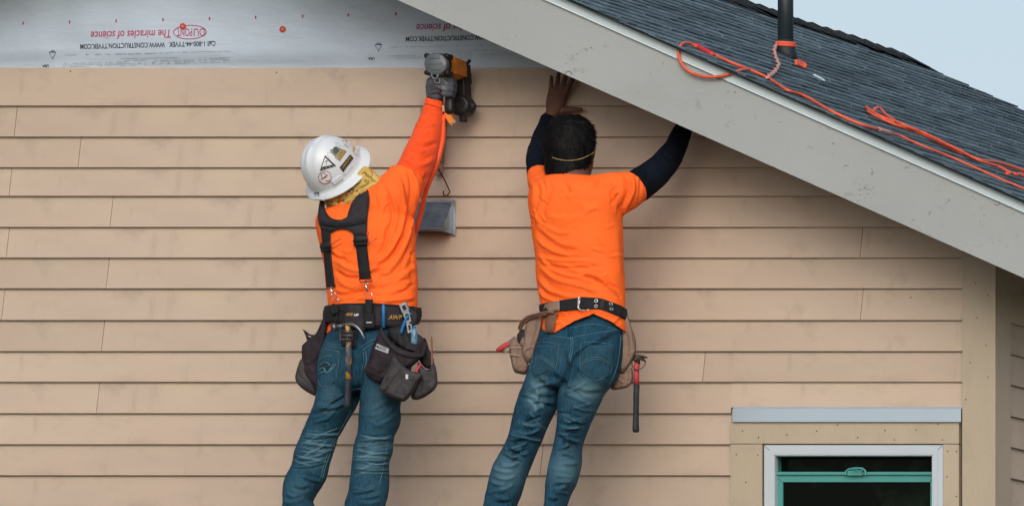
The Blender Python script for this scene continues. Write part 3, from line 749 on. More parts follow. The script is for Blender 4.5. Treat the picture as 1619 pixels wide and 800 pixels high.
# ================================================================ the workers
m_orange = mat('hi_vis_orange', (.97,.145,.020), .8, .05, 9, .10, 500, spec=.2)
m_orange2 = mat('hi_vis_orange_sleeve', (.86,.082,.014), .8, .06, 9, .10, 500, sheen=.1, spec=.2)
add_mask(m_orange, (.80,.13,.035), 6, .48, .78, amount=.4, seed=3.)
m_denim = mat('denim', (.005,.043,.080), .85, .5, 150, .3, 700, attr='fade', acol=(.105,.205,.26), stretch=(1,1,.25), spec=.2, detail=3)
add_mask(m_denim, (.025,.11,.16), 14, .52, .75, (1,1,.5), .4, seed=2.)
m_thread = mat('denim_thread', (.085,.19,.24), .8, .15, 80)
m_threaddk = mat('denim_seam', (.006,.025,.045), .9, .2, 80)
m_navy = mat('navy_sleeve', (.0035,.006,.013), .9, .3, 12, .15, 500, spec=.12)
m_skin = mat('brown_skin', (.115,.050,.034), .55, .12, 14, .25, 300, spec=.35)
m_hair = mat('black_hair', (.0028,.0028,.0032), .6, .4, 60, spec=.13)
m_black = mat('black_webbing', (.010,.011,.013), .72, .25, 60, .4, 600, spec=.3)
m_boot = mat('work_boot', (.12,.07,.04), .7, .2, 10, .2, 60)
m_steel = mat('bright_steel', (.55,.56,.58), .25, .15, 30, metal=.95)

def cloth(mb, voxel, strokes=(), it=5, nz=(.0035,(9,9,9)), nz2=(.0012,(30,30,30)), seed=0, gain=2.2):
    V, F = remesh(mb, voxel); V = smooth(V, F, it)
    V = noised(V, F, nz[0], nz[1], seed); V = noised(V, F, nz2[0], nz2[1], seed+7)
    V = folds(V, F, strokes, gain); V = smooth(V, F, 1, .35)
    return V, F
def hand(mb, wrist, palm, fingers, thumb, r=.0088):
    """palm: list of rings (centre, across vector, half width, half thickness); fingers: joint chains"""
    R = []
    for c, ax, nrm, a, b in palm:
        c, ax, nrm = Vector(c), Vector(ax).normalized(), Vector(nrm).normalized()
        R.append([c+ax*(a*math.cos(q))+nrm*(b*math.sin(q)) for q in [2*math.pi*k/16 for k in range(16)]])
    mb.rings(R)
    for ch, rr in fingers+[thumb]:
        mb.tube(ch, [rr*1.08, rr, rr*.98, rr*.82][:len(ch)], 10, ends=True)
def person(label, loc): 
    return thing('person', label, 'person', loc)
# ---------------------------------------------------------------- worker with bare dark hair (right)
pB = person('bareheaded worker in orange t-shirt and navy sleeves, hands raised under the rake board', P(800, 962, .62))
tB = .47
# body: one skin surface - head, neck, trunk, arms, hands
bb = MB()
hc = P(904, 231, .40)
def head_rings(mb, c, yaw=0, s=1., tilt=0):
    """head with brow, nose, lips and chin; faces +y (the wall)"""
    Rz = Matrix.Rotation(yaw, 3, 'Z')@Matrix.Rotation(tilt, 3, 'X')
    prof = [(-.118,.030,.040,.012),(-.105,.048,.058,.012),(-.085,.058,.074,.010),(-.06,.065,.084,.006),(-.03,.070,.090,.002),(0,.074,.094,0),(.03,.077,.097,-.002),(.06,.074,.093,-.004),(.085,.062,.078,-.006),(.105,.042,.052,-.008),(.118,.016,.02,-.01)]
    R = []
    for z, a, b, dy in prof:
        ring = []
        for k in range(32):
            q = 2*math.pi*k/32; x, y = a*math.cos(q), b*math.sin(q)+dy
            if math.sin(q) > .5:                      # the face
                f = (math.sin(q)-.5)*2; nx = abs(math.cos(q))
                if -.035 < z < .01: y += .022*max(0, 1-nx*5)*(1 if z < -.02 else .6)
                if z == .03: y += .004
                if z == 0 and .25 < nx < .6: y -= .008
                if z == -.06: y += .006*max(0, 1-nx*3)
                if z <= -.105: y += .008
            ring.append(c+Rz@Vector((x*s, y*s, z*s)))
        R.append(ring)
    mb.rings(R)
    for sx in (-1, 1):                                 # ears
        e = c+Rz@Vector((sx*.077*s, -.004, -.005)); mb.tube([e+Rz@Vector((sx*.003,0,-.028)), e+Rz@Vector((sx*.010,-.010,0)), e+Rz@Vector((sx*.008,-.006,.026))], [.007,.011,.008], 8, ends=True)
head_rings(bb, hc+Vector((0,.012,-.012)), 0, 1., .18)
hrings(bb, [(255,880,928,.43,.055),(272,878,931,.45,.06),(292,866,944,.46,.07)], 24)
hrings(bb, [(286,852,962,.46,.07),(330,850,972,tB,.10),(400,858,975,tB,.095),(470,862,977,.50,.09),(520,868,980,.52,.10)], 24)
ptube(bb, [(868,300,.45,17),(855,283,.38,15.5),(852,262,.33,14.5),(850,244,.25,14),(857,216,.155,11.5),(865,192,.085,9.0),(868.5,182,.07,8.6)], 14)
ptube(bb, [(965,305,.45,20),(998,300,.40,17),(1026,283,.33,16),(1052,260,.26,14.5),(1069,234,.19,12.5),(1080,207,.12,10),(1086,188,.08,8.6),(1089,180,.07,8.4)], 14)
X = Vector((1,0,0)); Y = Vector((0,1,0)); Zv = Vector((0,0,1))
def wall_hand(mb, wr, dirv, flip, t=.045, spread=1.):
    """left (flip=1) or right (flip=-1) hand laid on the wall, palm to the wall; wr = wrist image point"""
    du, dv = dirv; L = math.hypot(du, dv); du /= L; dv /= L; nu, nv = -dv*flip, du*flip     # across, towards the thumb
    q = lambda a, b, tt: P(wr[0]+du*a+nu*b, wr[1]+dv*a+nv*b, tt)
    ax = (q(0,1,t)-q(0,0,t)).normalized()
    mb.rings([[q(a,0,tt)+ax*(w_*math.cos(g_))+Vector((0,-1,0))*(h_*math.sin(g_)) for g_ in [2*math.pi*k/16 for k in range(16)]]
        for a, w_, h_, tt in ((0,.023,.019,t+.03),(8,.028,.019,t+.022),(18,.037,.018,t+.012),(30,.0405,.016,t+.004),(40,.038,.012,t-.002),(43,.034,.009,t-.003))])
    for b, a0, le, ang, rr in ((-11.2,37,23,-.20,.0080),(-4.2,41,29,-.08,.0090),(3.6,42,32,.05,.0094),(11,40,28,.19,.0092)):
        dx, dn = math.cos(ang*spread), math.sin(ang*spread)
        pts = [q(a0-8,b,t), q(a0+le*.30*dx, b+le*.30*dn, t+.010), q(a0+le*.68*dx, b+le*.68*dn, t+.006), q(a0+le*dx, b+le*dn, t-.012)]
        mb.tube(pts, [rr*1.12, rr*1.08, rr, rr*.8], 10, ends=True)
    mb.tube([q(6,8,t+.008), q(14,19,t+.006), q(19,31,t), q(22,43,t-.010)], [.0155,.0135,.0098,.0080], 10, ends=True)
wall_hand(bb, (872,183), (.28,-1), 1, .045, 1.25)
wall_hand(bb, (1090,180), (.12,-1), -1)
V, F = remesh(bb, .0034); V = smooth(V, F, 2)
V = folds(V, F, [(((889,146),(884,158),(880,170)),1.2,-1.2),(((896,147),(891,160),(884,172)),1.2,-1.0),(((878,147),(876,160),(873,172)),1.2,-.9)], 1)
obj('body', V, F, m_skin, pB, True)
# navy compression sleeves
for pts, nm in (([(866,303,.45,18.5),(855,283,.385,18.5),(852,262,.335,18),(851,243,.25,16.5),(857.5,216,.16,13.6),(864,197,.105,11.4),(867,186,.085,10.8)],0),
    ([(965,306,.45,22),(1000,298,.40,25),(1016,288,.355,24.5),(1038,272,.30,22),(1055,254,.25,20),(1068,233,.19,16.5),(1079,208,.12,14.3),(1086,188,.09,11),(1088,183,.085,10.5)],1)):
    mb = MB(); ptube(mb, pts, 18)
    st = [(((836,250),(848,240),(866,243)),2.4,-3.5),(((836,262),(850,250),(870,252)),2.4,-3.5),(((840,275),(855,262),(870,262)),2.4,-3),(((842,232),(856,226)),2.2,-2.5)] if nm == 0 else \
         [(((1012,262),(1013,285),(1020,308)),2.6,-3.5),(((1005,268),(1006,290),(1012,312)),2.4,-3),(((1030,255),(1045,262),(1055,280)),2.6,2.5),(((1045,240),(1060,252),(1072,258)),2.8,-3)]
    V, F = cloth(mb, .0042, st, 3, (.003,(14,14,14)), seed=3+nm); obj('sleeve', V, F, m_navy, pB, True)
# t-shirt
sh = MB()
hrings(sh, [(279,868,944,.445,.070),(284,850,968,.450,.085),(292,840,985,.46,.10),(306,836,990,.465,.115),(325,836,986,.47,.122),(350,839.5,983,.475,.124),(375,843,984,.48,.122),(400,847,985,.485,.118),(425,849,986,.49,.114),(450,850.5,987,.50,.112),(475,853,988,.51,.113),(492,856,989,.52,.116),(510,858,991,.53,.12),(530,857,992,.535,.122),(536,860,990,.54,.118)], 40, 3, 2.25)
ptube(sh, [(890,312,.46,34),(868,300,.44,28),(858,287,.40,22),(854.5,277,.375,18.8),(854,275,.37,18)], 22)
ptube(sh, [(930,318,.46,40),(968,308,.445,36),(990,302,.43,31),(1003,295,.40,26.5),(1006.5,293,.395,25)], 22)
fB = [(((838,285),(846,300),(843,330)),5,4),(((845,280),(858,300),(852,335),(850,360)),4,3.5),(((861,283),(866,300),(857,322)),3,2.5),
 (((1000,278),(1002,300),(990,325),(985,345)),4,4),(((990,275),(996,300),(985,330)),3.2,-3),(((980,276),(984,300),(972,330)),5,3),(((1008,275),(1009,296),(1006,318)),2.4,3),
 (((945,282),(942,292),(944,300)),2.4,-3.5),(((960,284),(966,300),(968,320)),4,-2),(((915,283),(905,300),(902,318)),5,2),(((888,283),(896,296),(902,306)),4,-2),
 (((847,362),(865,378),(888,392),(915,396)),4,-3),(((848,376),(866,392),(890,402),(912,404)),3.4,4),(((850,405),(876,411),(905,412),(942,412)),3.2,3.5),(((858,420),(900,424),(950,421)),3,-3),
 (((852,400),(870,425),(905,436),(940,432)),3.6,3.5),(((853,420),(880,442),(920,452),(950,466)),4,4.5),(((852,440),(868,458),(895,468),(925,473)),4,4.5),(((851,455),(862,470),(885,478)),3.4,4),
 (((880,428),(920,436),(950,448),(972,470)),3.4,-3.2),(((925,430),(955,445),(975,466)),3.6,3.5),(((960,440),(975,458),(984,474)),3,-3),(((895,350),(915,342),(925,350)),4,1.8),(((930,338),(945,332)),3,-1.6),(((862,358),(885,368),(905,366)),3.6,2.5),
 (((858,500),(890,500),(930,494),(985,508)),4,-3.5),(((862,516),(880,508),(905,500)),3.4,2.5),(((985,490),(975,505),(968,510)),3,2),(((868,340),(880,345),(900,345)),5,1.5),(((975,360),(978,400),(980,440)),6,2.2),(((915,322),(930,330),(950,326)),6,2.0)]
r_ = random.Random(41)
def creases(box, n, ang, L, w, h, lst):
    for _ in range(n):
        u, v = r_.uniform(box[0], box[1]), r_.uniform(box[2], box[3]); a = math.radians(r_.gauss(ang, 14)); l = r_.uniform(.5, 1)*L; bb = r_.uniform(-.25,.25)*l
        lst.append((((u-math.cos(a)*l/2, v-math.sin(a)*l/2), (u-math.sin(a)*bb, v+math.cos(a)*bb), (u+math.cos(a)*l/2, v+math.sin(a)*l/2)), r_.uniform(*w), r_.uniform(.6,1.2)*h*r_.choice([1,1,-1])))
creases((855,980,380,468), 16, 14, 34, (1.6,2.8), 1.7, fB); creases((840,860,300,380), 6, 60, 26, (1.6,2.6), 1.8, fB); creases((960,985,300,350), 6, 110, 26, (1.6,2.6), 1.8, fB); creases((870,960,300,360), 8, 20, 30, (2,3.5), 1.1, fB); creases((860,985,495,520), 6, 0, 24, (1.6,2.4), 1.8, fB)
V, F = cloth(sh, .0034, fB, 4, (.006,(6,6,8)), (.0012,(22,22,22)), 11)
hemB = np.array([(840,537),(854,531),(878,526),(908,508),(938,496.5),(962,506),(990,525.5),(1000,530)])
u, v = proj(V); keep = v < np.interp(u, hemB[:,0], hemB[:,1])+np.where(-V[:,1] < .5, 8, 0)
N_ = vnormals(V, F); V2, F2 = cut(V, F, keep)
# hollow cloth: drop the flat end caps of the sleeves by pushing them inwards
shirtB = obj('t_shirt', V2, F2, m_orange, pB, True)
md = shirtB.modifiers.new('thickness', 'SOLIDIFY'); md.thickness = .003; md.offset = -1
tsB = bvh(V, F)
def cuff_ring(center, axis_pt, r, m, par, name='cuff'):
    pass
# jeans
jn = MB()
hrings(jn, [(488,864,986,.50,.100),(505,861,986,.515,.108),(525,854,987,.53,.118),(545,848,986,.545,.126),(565,842.5,984,.55,.126),(585,835.5,979,.555,.118),(603,831,971,.56,.105),(614,838,958,.56,.08)], 36, 3, 2.2)
hrings(jn, [(575,838,905,.56,.10),(600,830.5,893,.565,.098),(626,820,888,.57,.092),(650,812,877,.58,.086),(670,808,868,.59,.08),(690,803.5,860,.60,.076),(717,789,849,.61,.074),(743,776.5,838.5,.625,.074),(778,766.5,825,.645,.07),(800,764,815,.655,.068),(850,748,800,.68,.066),(900,732,784,.70,.066),(945,715,772,.72,.07)], 26, 3)
hrings(jn, [(575,895,984,.55,.11),(600,887,972,.555,.105),(619,884,958,.56,.098),(636,882.5,950,.565,.092),(657,881,939,.575,.085),(680,878.5,929,.585,.08),(705,875,921.5,.60,.076),(733,866.5,920,.61,.076),(760,862.5,914,.63,.074),(780,861,903,.64,.07),(800,859,896,.65,.068),(850,846,884,.68,.064),(900,836,878,.70,.064),(945,822,868,.72,.07)], 26, 3)
r_ = random.Random(12)
fJ = []
def rumple(pl, pr, v0, v1, n, h, w=(2.2,3.6), sl=.15, wide=False):
    """horizontal-ish bunching folds across a leg whose sides run pl -> pr"""
    for k in range(n):
        vv = v0+(v1-v0)*(k+r_.uniform(-.2,.4))/n
        a = r_.uniform(0,.4 if not wide else .15); b = a+r_.uniform(.35,.6) if not wide else r_.uniform(.8,1.05); L = pl(vv); R = pr(vv); s_ = r_.uniform(-sl, sl)*(R-L)
        fJ.append((((L+(R-L)*a, vv-s_*.5), (L+(R-L)*(a+b)/2, vv+r_.uniform(-2,4)), (L+(R-L)*min(1,b), vv+s_*.5)), r_.uniform(*w), h*r_.uniform(.6,1.3)*r_.choice([1,-1,1])))
ip = lambda pts: (lambda vv: float(np.interp(vv, [p[0] for p in pts], [p[1] for p in pts])))
LL = ip([(600,830),(650,812),(690,803),(743,776),(800,765)]); LR = ip([(600,893),(650,877),(690,860),(743,838),(800,815)])
RL = ip([(600,887),(657,881),(705,875),(760,862),(800,859)]); RR = ip([(600,972),(657,939),(705,921),(760,914),(800,896)])
rumple(LL, LR, 665, 735, 15, 5.2, sl=.3); rumple(RL, RR, 650, 715, 14, 5.0, sl=.3); rumple(LL, LR, 735, 800, 8, 3.5); rumple(RL, RR, 720, 800, 8, 3.5); rumple(LL, LR, 610, 665, 6, 3., sl=.5); rumple(RL, RR, 610, 650, 4, 2.5, sl=.5)
fJ += [(((893,560),(897,585),(893,605),(888,625)),5,-9),(((898,575),(915,590),(925,600)),5,-3),(((870,590),(882,600),(890,612)),5,-3),(((975,520),(940,540),(905,560),(893,585)),5,5),(((925,540),(905,556),(896,572)),4,-4),(((850,590),(865,603),(885,606)),4,3.5),(((835,620),(855,628),(880,628)),4,-3),(((838,605),(850,618),(848,640)),4,3.5),(((900,612),(925,622),(955,620)),4,-3),(((897,540),(899,520),(900,503)),2.4,-2.5)]
V, F = cloth(jn, .0034, fJ, 4, (.0055,(9,9,9)), (.0012,(30,30,30)), 23)
fade = fadeval(V, [(925,618,24,17,.85),(850,612,14,20,.7),(845,635,12,14,.45),(800,745,24,24,.6),(893,740,22,26,.55),(866,728,6,14,.30),(940,590,16,18,.2),(855,725,5,9,.9),(880,560,16,20,.15)],
    [(((832,628),(846,642),(846,655)),2,.5),(((840,622),(852,633),(862,650)),1.6,.5),(((905,640),(925,650),(945,645)),1.8,.3),(((884,650),(905,662),(935,656)),1.8,.25),(((880,670),(905,676),(925,672)),1.6,.25),(((815,665),(835,672),(860,668)),1.6,.25),(((838,650),(850,668),(866,680)),1.6,.3)]
    +[(st[0], 1.5, .22) for st in fJ[:34]], .04)
jeansB = obj('jeans', V, F, m_denim, pB, True, attrs={'fade': fade})
tjB = bvh(V, F)
def pocket(tree, parent, A, B, lines, n=14, off=.0005):
    o = drape('back_pocket', tree, A, B, m_denim, parent, n, 9, off, .0022)
    at = o.data.attributes.new('fade', 'FLOAT', 'POINT'); at.data.foreach_set('value', [.12]*len(o.data.vertices))
    mb = MB()
    for ln in lines: drape_line(tree, mb, ln, .0009, .0036, 24, dash=False)
    mb.build('stitching', m_thread, o); return o
pocket(tjB, jeansB, [(917,547),(916,560),(915.5,575),(919,590),(938,601)], [(971,544),(970,560),(967,580),(964,594),(940,601.5)],
    [[(919,541.5),(945,541),(970,545)],[(919,541.5),(917,570),(918,590)],[(970,545),(967,585),(964,594)],[(918,590),(938,601.5),(964,594)],[(918,573),(932,566),(948,565),(967,575)],[(918,576),(932,569.5),(948,568),(967,578)]])
pocket(tjB, jeansB, [(846,545),(844,565),(840,585),(846,597)], [(884,546),(883,560),(881,572),(876,584)],
    [[(846,542),(865,541),(884,545)],[(884,545),(882,565),(878,583)],[(878,583),(860,592),(846,597)],[(842,566),(856,563),(878,578)],[(842,569),(856,566.5),(877,581.5)],[(845,545),(841,570),(837,585)]])
mb = MB()
for ln in ([(868,512),(900,518),(940,512),(985,524)],[(868,530),(900,534),(925,529),(985,520)],[(899.5,503),(900,520),(903,545),(898,575)],[(902,503),(903,520),(906,545),(901,575)],[(899,513),(903,513)],[(982,530),(979,560),(972,590),(952,630)]):
    drape_line(tjB, MB(), ln, .0009, .0012, 30).build('seam_stitching', m_thread, jeansB)
drape('belt_loop', tjB, [(897,512),(905,512)], [(898.5,532),(905.5,532)], m_denim, jeansB, 4, 6, .001, .003)
# hair
hr = MB(); hcc = P(903.5, 228, .405)
R = []
for z, a, b, dy in [(-.142,.055,.045,-.062),(-.130,.070,.056,-.058),(-.112,.080,.064,-.050),(-.09,.085,.074,-.038),(-.065,.090,.084,-.022),(-.03,.0965,.098,-.014),(.0,.099,.106,-.006),(.03,.098,.108,0),(.06,.091,.103,.004),(.086,.077,.088,.004),(.106,.055,.063,.002),(.119,.026,.030,0)]:
    R.append([hcc+Vector((a*math.cos(q), b*math.sin(q)*(1 if math.sin(q) < 0 else (.8 if z > .03 else .45))+dy, z)) for q in [2*math.pi*k/32 for k in range(32)]])
hr.rings(R); V, F = remesh(hr, .004); V = smooth(V, F, 2)
V = noised(V, F, .006, (20,20,14), 5); V = noised(V, F, .003, (60,60,22), 2)
hairo = obj('hair', V, F, m_hair, pB, True)
N = vnormals(V, F); mb = MB(); r_ = random.Random(5); crown = hcc+Vector((-.01,-.075,.06))
idx = [i for i in range(len(V)) if r_.random() < 6500/len(V)]
for i in idx:
    p = Vector(V[i]); n_ = Vector(N[i]); d = (p-crown); d = (d-n_*d.dot(n_)); d = (d.normalized() if d.length > 1e-4 else X); d = (d+Vector((r_.uniform(-.5,.5),r_.uniform(-.5,.5),r_.uniform(-.6,.2)))).normalized()
    L = r_.uniform(.012,.024); lift = r_.uniform(.02,.28); s_ = n_.cross(d).normalized()*r_.uniform(.0008,.0018)
    q0 = p-n_*.002; q1 = p+d*L*.5+n_*(L*lift*.5); q2 = p+d*L+n_*(L*lift*.35)
    b0 = len(mb.v); mb.v += [q0-s_, q0+s_, q1+s_*.8, q1-s_*.8, q2]; mb.f += [(b0,b0+1,b0+2,b0+3),(b0+3,b0+2,b0+4)]
hs = obj('hair_strands', mb.v, mb.f, m_hair, hairo, True, kind='stuff')
thr = bvh(V, F)
m_elastic = mat('yellow_elastic', (.30,.26,.11), .6, .1, 50)
mb = MB(); drape_line(thr, mb, [(873,249),(884,252.5),(900,254.2),(918,251.5),(932,245.5),(939,241)], .0015, .0075, 30)
mb.build('mask_strap', m_elastic, pB)
# boots
def boot(u, v, t, par, yaw=0.):
    mb = MB(); c = P(u, v, t); Rz = Matrix.Rotation(yaw, 3, 'Z')
    rg = lambda y, z0, a, b: [c+Rz@Vector((a*math.cos(q), y+0*math.sin(q), z0+b*math.sin(q))) for q in [2*math.pi*k/16 for k in range(16)]]
    mb.rings([rg(-.085,.05,.025,.035),rg(-.07,.055,.038,.05),rg(0,.055,.043,.05),rg(.07,.048,.047,.042),rg(.14,.04,.046,.034),rg(.19,.034,.034,.026),rg(.205,.03,.015,.014)])
    mb.rings([[c+Rz@Vector((.052*math.cos(q)*f, -.02+.058*math.sin(q)*f, z)) for q in [2*math.pi*k/16 for k in range(16)]] for z, f in ((.06,.9),(.12,.95),(.18,1.05))])
    V, F = remesh(mb, .006); V = smooth(V, F, 3); o = obj('boot', V, F, m_boot, par, True)
    MB().prism([c+Rz@Vector(p) for p in [(-.04,-.088,0),(.04,-.088,0),(.05,.06,0),(.05,.13,0),(.035,.2,0),(-.035,.2,0),(-.05,.13,0),(-.05,.06,0)]], (0,0,.026)).build('boot_sole', m_black, par)
boot(742, 968, .71, pB, .1); boot(846, 968, .71, pB, -.05)

# ---------------------------------------------------------------- worker with white hard hat (left)
pA = person('worker in white hard hat and orange sleeves reaching up with a nail gun', P(515, 962, .62))
ba = MB(); hA = P(541, 287, .43)
head_rings(ba, hA, -.35, .98, .55)
hrings(ba, [(300,528,585,.45,.055),(325,520,580,.46,.06),(345,516,590,.46,.07)], 24)
hrings(ba, [(338,512,640,.46,.07),(380,520,645,.47,.10),(450,528,645,.48,.095),(520,530,642,.50,.10)], 24)
ptube(ba, [(628,315,.44,20),(648,283,.39,17),(663,250,.33,15.5),(676,215,.26,13.5),(684,188,.22,11.5),(689,166,.20,10),(691,155,.20,9.6)], 14)
ptube(ba, [(530,352,.43,17),(532,372,.34,15),(545,380,.25,13.5),(568,366,.17,12),(588,352,.11,9.5),(594,347,.10,9)], 14)     # left forearm, hidden in front of the chest
wall_hand(ba, (596,346), (.5,-1), 1, .05)
V, F = remesh(ba, .004); V = smooth(V, F, 2); obj('body', V, F, m_skin, pA, True)
# long sleeves under the t-shirt
for k_, pts in enumerate(([(625,318,.44,24),(640,300,.41,24.5),(652,272,.37,24.5),(664,245,.33,23.5),(674,217,.275,21),(681,192,.235,17.5),(685.5,170,.205,14.8),(687.5,158,.20,13.8),(688.5,155,.20,13.2)],
      [(532,352,.43,20),(533,372,.35,18),(546,381,.26,16),(566,368,.18,14),(582,357,.125,11.5)])):
    mb = MB(); ptube(mb, pts, 20)
    st = [(((655,196),(672,200),(690,196)),3,3),(((652,225),(668,232),(692,226)),3.4,-4),(((648,232),(662,240),(672,238)),3,4),(((640,252),(662,262),(688,250)),3.6,4),(((645,240),(650,258),(662,270)),3,3),(((655,275),(668,285),(676,275)),3.4,-4),(((660,212),(668,214),(678,208)),2.6,2.5),(((672,170),(684,173),(697,172)),2.0,3),(((662,190),(674,182),(690,184)),3,2),(((664,300),(658,282),(650,270)),4,-4)] if k_ == 0 else []
    V, F = cloth(mb, .0042, st, 3, (.0035,(12,12,12)), seed=31+k_); o = obj('long_sleeve', V, F, m_orange2, pA, True)
    if k_ == 0:
        tsl = bvh(V, F); drape('cuff', tsl, [(673.5,153.5),(687,155),(699.5,161)], [(672,165),(685,168),(698.5,172.5)], m_orange2, pA, 14, 5, .001, .004)
# t-shirt
sh = MB()
hrings(sh, [(325,532,606,.44,.06),(329,520,622,.445,.085),(336,506,642,.45,.105),(349,500,652,.46,.118),(370,502.5,655,.465,.122),(392,508,657,.47,.122),(420,513,658.5,.475,.118),(450,516.5,659,.48,.114),(478,519,658.5,.49,.114),(500,520,656,.50,.116),(530,516,652,.515,.12),(540,520,648,.52,.116)], 40, 3, 2.3)
ptube(sh, [(590,350,.455,42),(612,325,.45,40),(630,300,.435,33),(641,283,.415,28),(645,276,.405,26)], 22)
ptube(sh, [(560,345,.455,36),(535,350,.44,27),(530,362,.40,22),(532,370,.37,20.5)], 20)
fA = [(((606,292),(614,312),(622,340),(614,368),(606,392),(590,415)),3.4,-4.5),(((628,275),(636,300),(640,330),(634,362),(625,385),(612,405),(594,418)),3.8,5.5),(((640,262),(650,285),(650,320),(644,355),(632,388),(612,412)),3.4,-4),(((650,272),(659,295),(660,325),(652,352)),3.2,5),
 (((656,330),(650,360),(638,395),(618,425),(590,440)),4,3.5),(((530,410),(550,424),(575,428),(600,420)),4,4),(((528,425),(550,440),(580,436),(610,424)),3.4,-3.5),(((531,440),(555,454),(580,450),(620,436)),4,4),(((522,462),(548,468),(580,460),(625,450)),3.4,-3),(((523,474),(560,470),(600,474),(655,466)),3.6,3),
 (((542,395),(552,398),(570,390),(592,382)),3,2),(((520,398),(535,410),(545,408)),3,-3),(((528,345),(542,352),(556,344)),4,2.5),(((503,345),(508,365),(516,385)),3.4,3),(((655,390),(650,420),(653,450)),4,-2.5),(((630,440),(645,430),(657,420)),4,3),(((612,470),(635,462),(656,448)),3.4,-3),(((655,470),(640,474),(600,478)),3,3),
 (((592,305),(596,330),(588,360)),4,-2),(((600,400),(590,440),(600,470)),5,2.5)]
creases((528,650,430,474), 14, -12, 34, (1.6,2.8), 1.7, fA); creases((585,640,300,380), 8, 105, 36, (1.8,3), 1.8, fA); creases((530,600,370,430), 8, -10, 26, (1.8,3), 1.3, fA); creases((635,656,340,440), 6, 100, 30, (1.6,2.6), 1.8, fA)
V, F = cloth(sh, .0034, fA, 4, (.006,(6,6,8)), (.0012,(22,22,22)), 51)
u, v = proj(V)
hemA = np.array([(500,528),(517,527.5),(530,515),(545,500),(600,498),(640,500),(655,522),(670,525)])
keep = v < np.interp(u, hemA[:,0], hemA[:,1])+np.where(-V[:,1] < .48, 8, 0)
V2, F2 = cut(V, F, keep); shirtA = obj('t_shirt', V2, F2, m_orange, pA, True)
md = shirtA.modifiers.new('thickness', 'SOLIDIFY'); md.thickness = .003; md.offset = -1
tsA = bvh(V, F)
# jeans
jn = MB()
hrings(jn, [(486,527,650,.49,.100),(505,523,650,.50,.108),(525,517,651,.515,.118),(545,510,652,.53,.126),(565,505,651,.54,.126),(588,501.5,648,.545,.118),(608,501,643,.55,.105),(622,506,636,.55,.08)], 36, 3, 2.2)
hrings(jn, [(585,502,572,.55,.10),(610,500.5,570,.555,.10),(635,497,566,.56,.094),(655,489.5,556,.565,.088),(672,482,545,.57,.084),(690,474,536,.58,.08),(712,464.5,528,.59,.078),(735,461.5,521,.60,.076),(755,451,517,.61,.078),(770,445.5,509,.62,.078),(790,445,496,.63,.074),(800,444.5,499,.635,.074),(830,440,494,.65,.072),(880,432,484,.68,.068),(945,418,478,.71,.072)], 26, 3)
hrings(jn, [(585,572,648,.545,.11),(610,569,641,.55,.102),(635,568,635,.555,.094),(665,567,634,.565,.088),(685,566,624,.575,.084),(700,561.5,620,.58,.08),(712,559,622,.585,.08),(730,556.5,617,.595,.08),(755,554,616,.61,.078),(775,552,615,.62,.078),(790,546,612,.63,.076),(800,544,610,.635,.074),(850,546,602,.66,.07),(900,546,598,.69,.068),(945,545,598,.71,.072)], 26, 3)
fJ.clear(); r_ = random.Random(3)
AL = ip([(600,501),(655,490),(690,474),(735,461),(800,445)]); AR = ip([(600,570),(655,556),(690,536),(735,521),(800,499)])
BL = ip([(600,569),(665,567),(700,561),(755,554),(800,544)]); BR = ip([(600,642),(665,634),(700,620),(755,616),(800,610)])
rumple(AL, AR, 680, 740, 13, 3.4, (1.2,1.9), .16, True); rumple(BL, BR, 688, 752, 13, 3.2, (1.2,1.9), .08, True); rumple(AL, AR, 682, 738, 9, 2.8, (1.1,1.8), .3); rumple(BL, BR, 690, 750, 9, 2.8, (1.1,1.8), .25); nwh = len(fJ)
rumple(AL, AR, 755, 800, 4, 4); rumple(BL, BR, 768, 800, 4, 4.5); rumple(AL, AR, 635, 672, 4, 3.2, sl=.4); rumple(BL, BR, 640, 680, 4, 2.8, sl=.4)
fJ += [(((572,560),(570,590),(568,615),(560,640)),5,-9),(((500,640),(520,645),(555,632)),4,4),(((490,655),(520,650),(556,640)),3.6,-3.5),(((548,600),(556,612),(566,618)),4,-3),(((615,650),(628,640),(636,630)),4,3),(((618,690),(622,700),(616,712)),4,4)]
V, F = cloth(jn, .0034, fJ, 4, (.0055,(9,9,9)), (.0012,(30,30,30)), 63)
fade = fadeval(V, [(520,625,18,26,.22),(598,640,20,34,.25),(500,712,26,24,.28),(590,718,26,26,.30),(470,775,18,18,.22),(520,560,18,20,.18),(585,775,20,16,.15)],
    [(s_[0], 1.2, .42) for s_ in fJ[:nwh]]+[(((500,648),(520,652),(550,640)),2.2,.3)], .05)
jeansA = obj('jeans', V, F, m_denim, pA, True, attrs={'fade': fade}); tjA = bvh(V, F)
pkA = pocket(tjA, jeansA, [(516,553),(511,566),(503,582),(501,598),(511,611)], [(537,555),(535,575),(531,598),(525,606),(513,612)],
    [[(514,552),(526,554),(537,556)],[(537,556),(535,575),(531,600)],[(531,600),(522,608),(513,612)],[(502,598),(506,608),(513,612)],[(512,580),(518,588),(528,582)]])
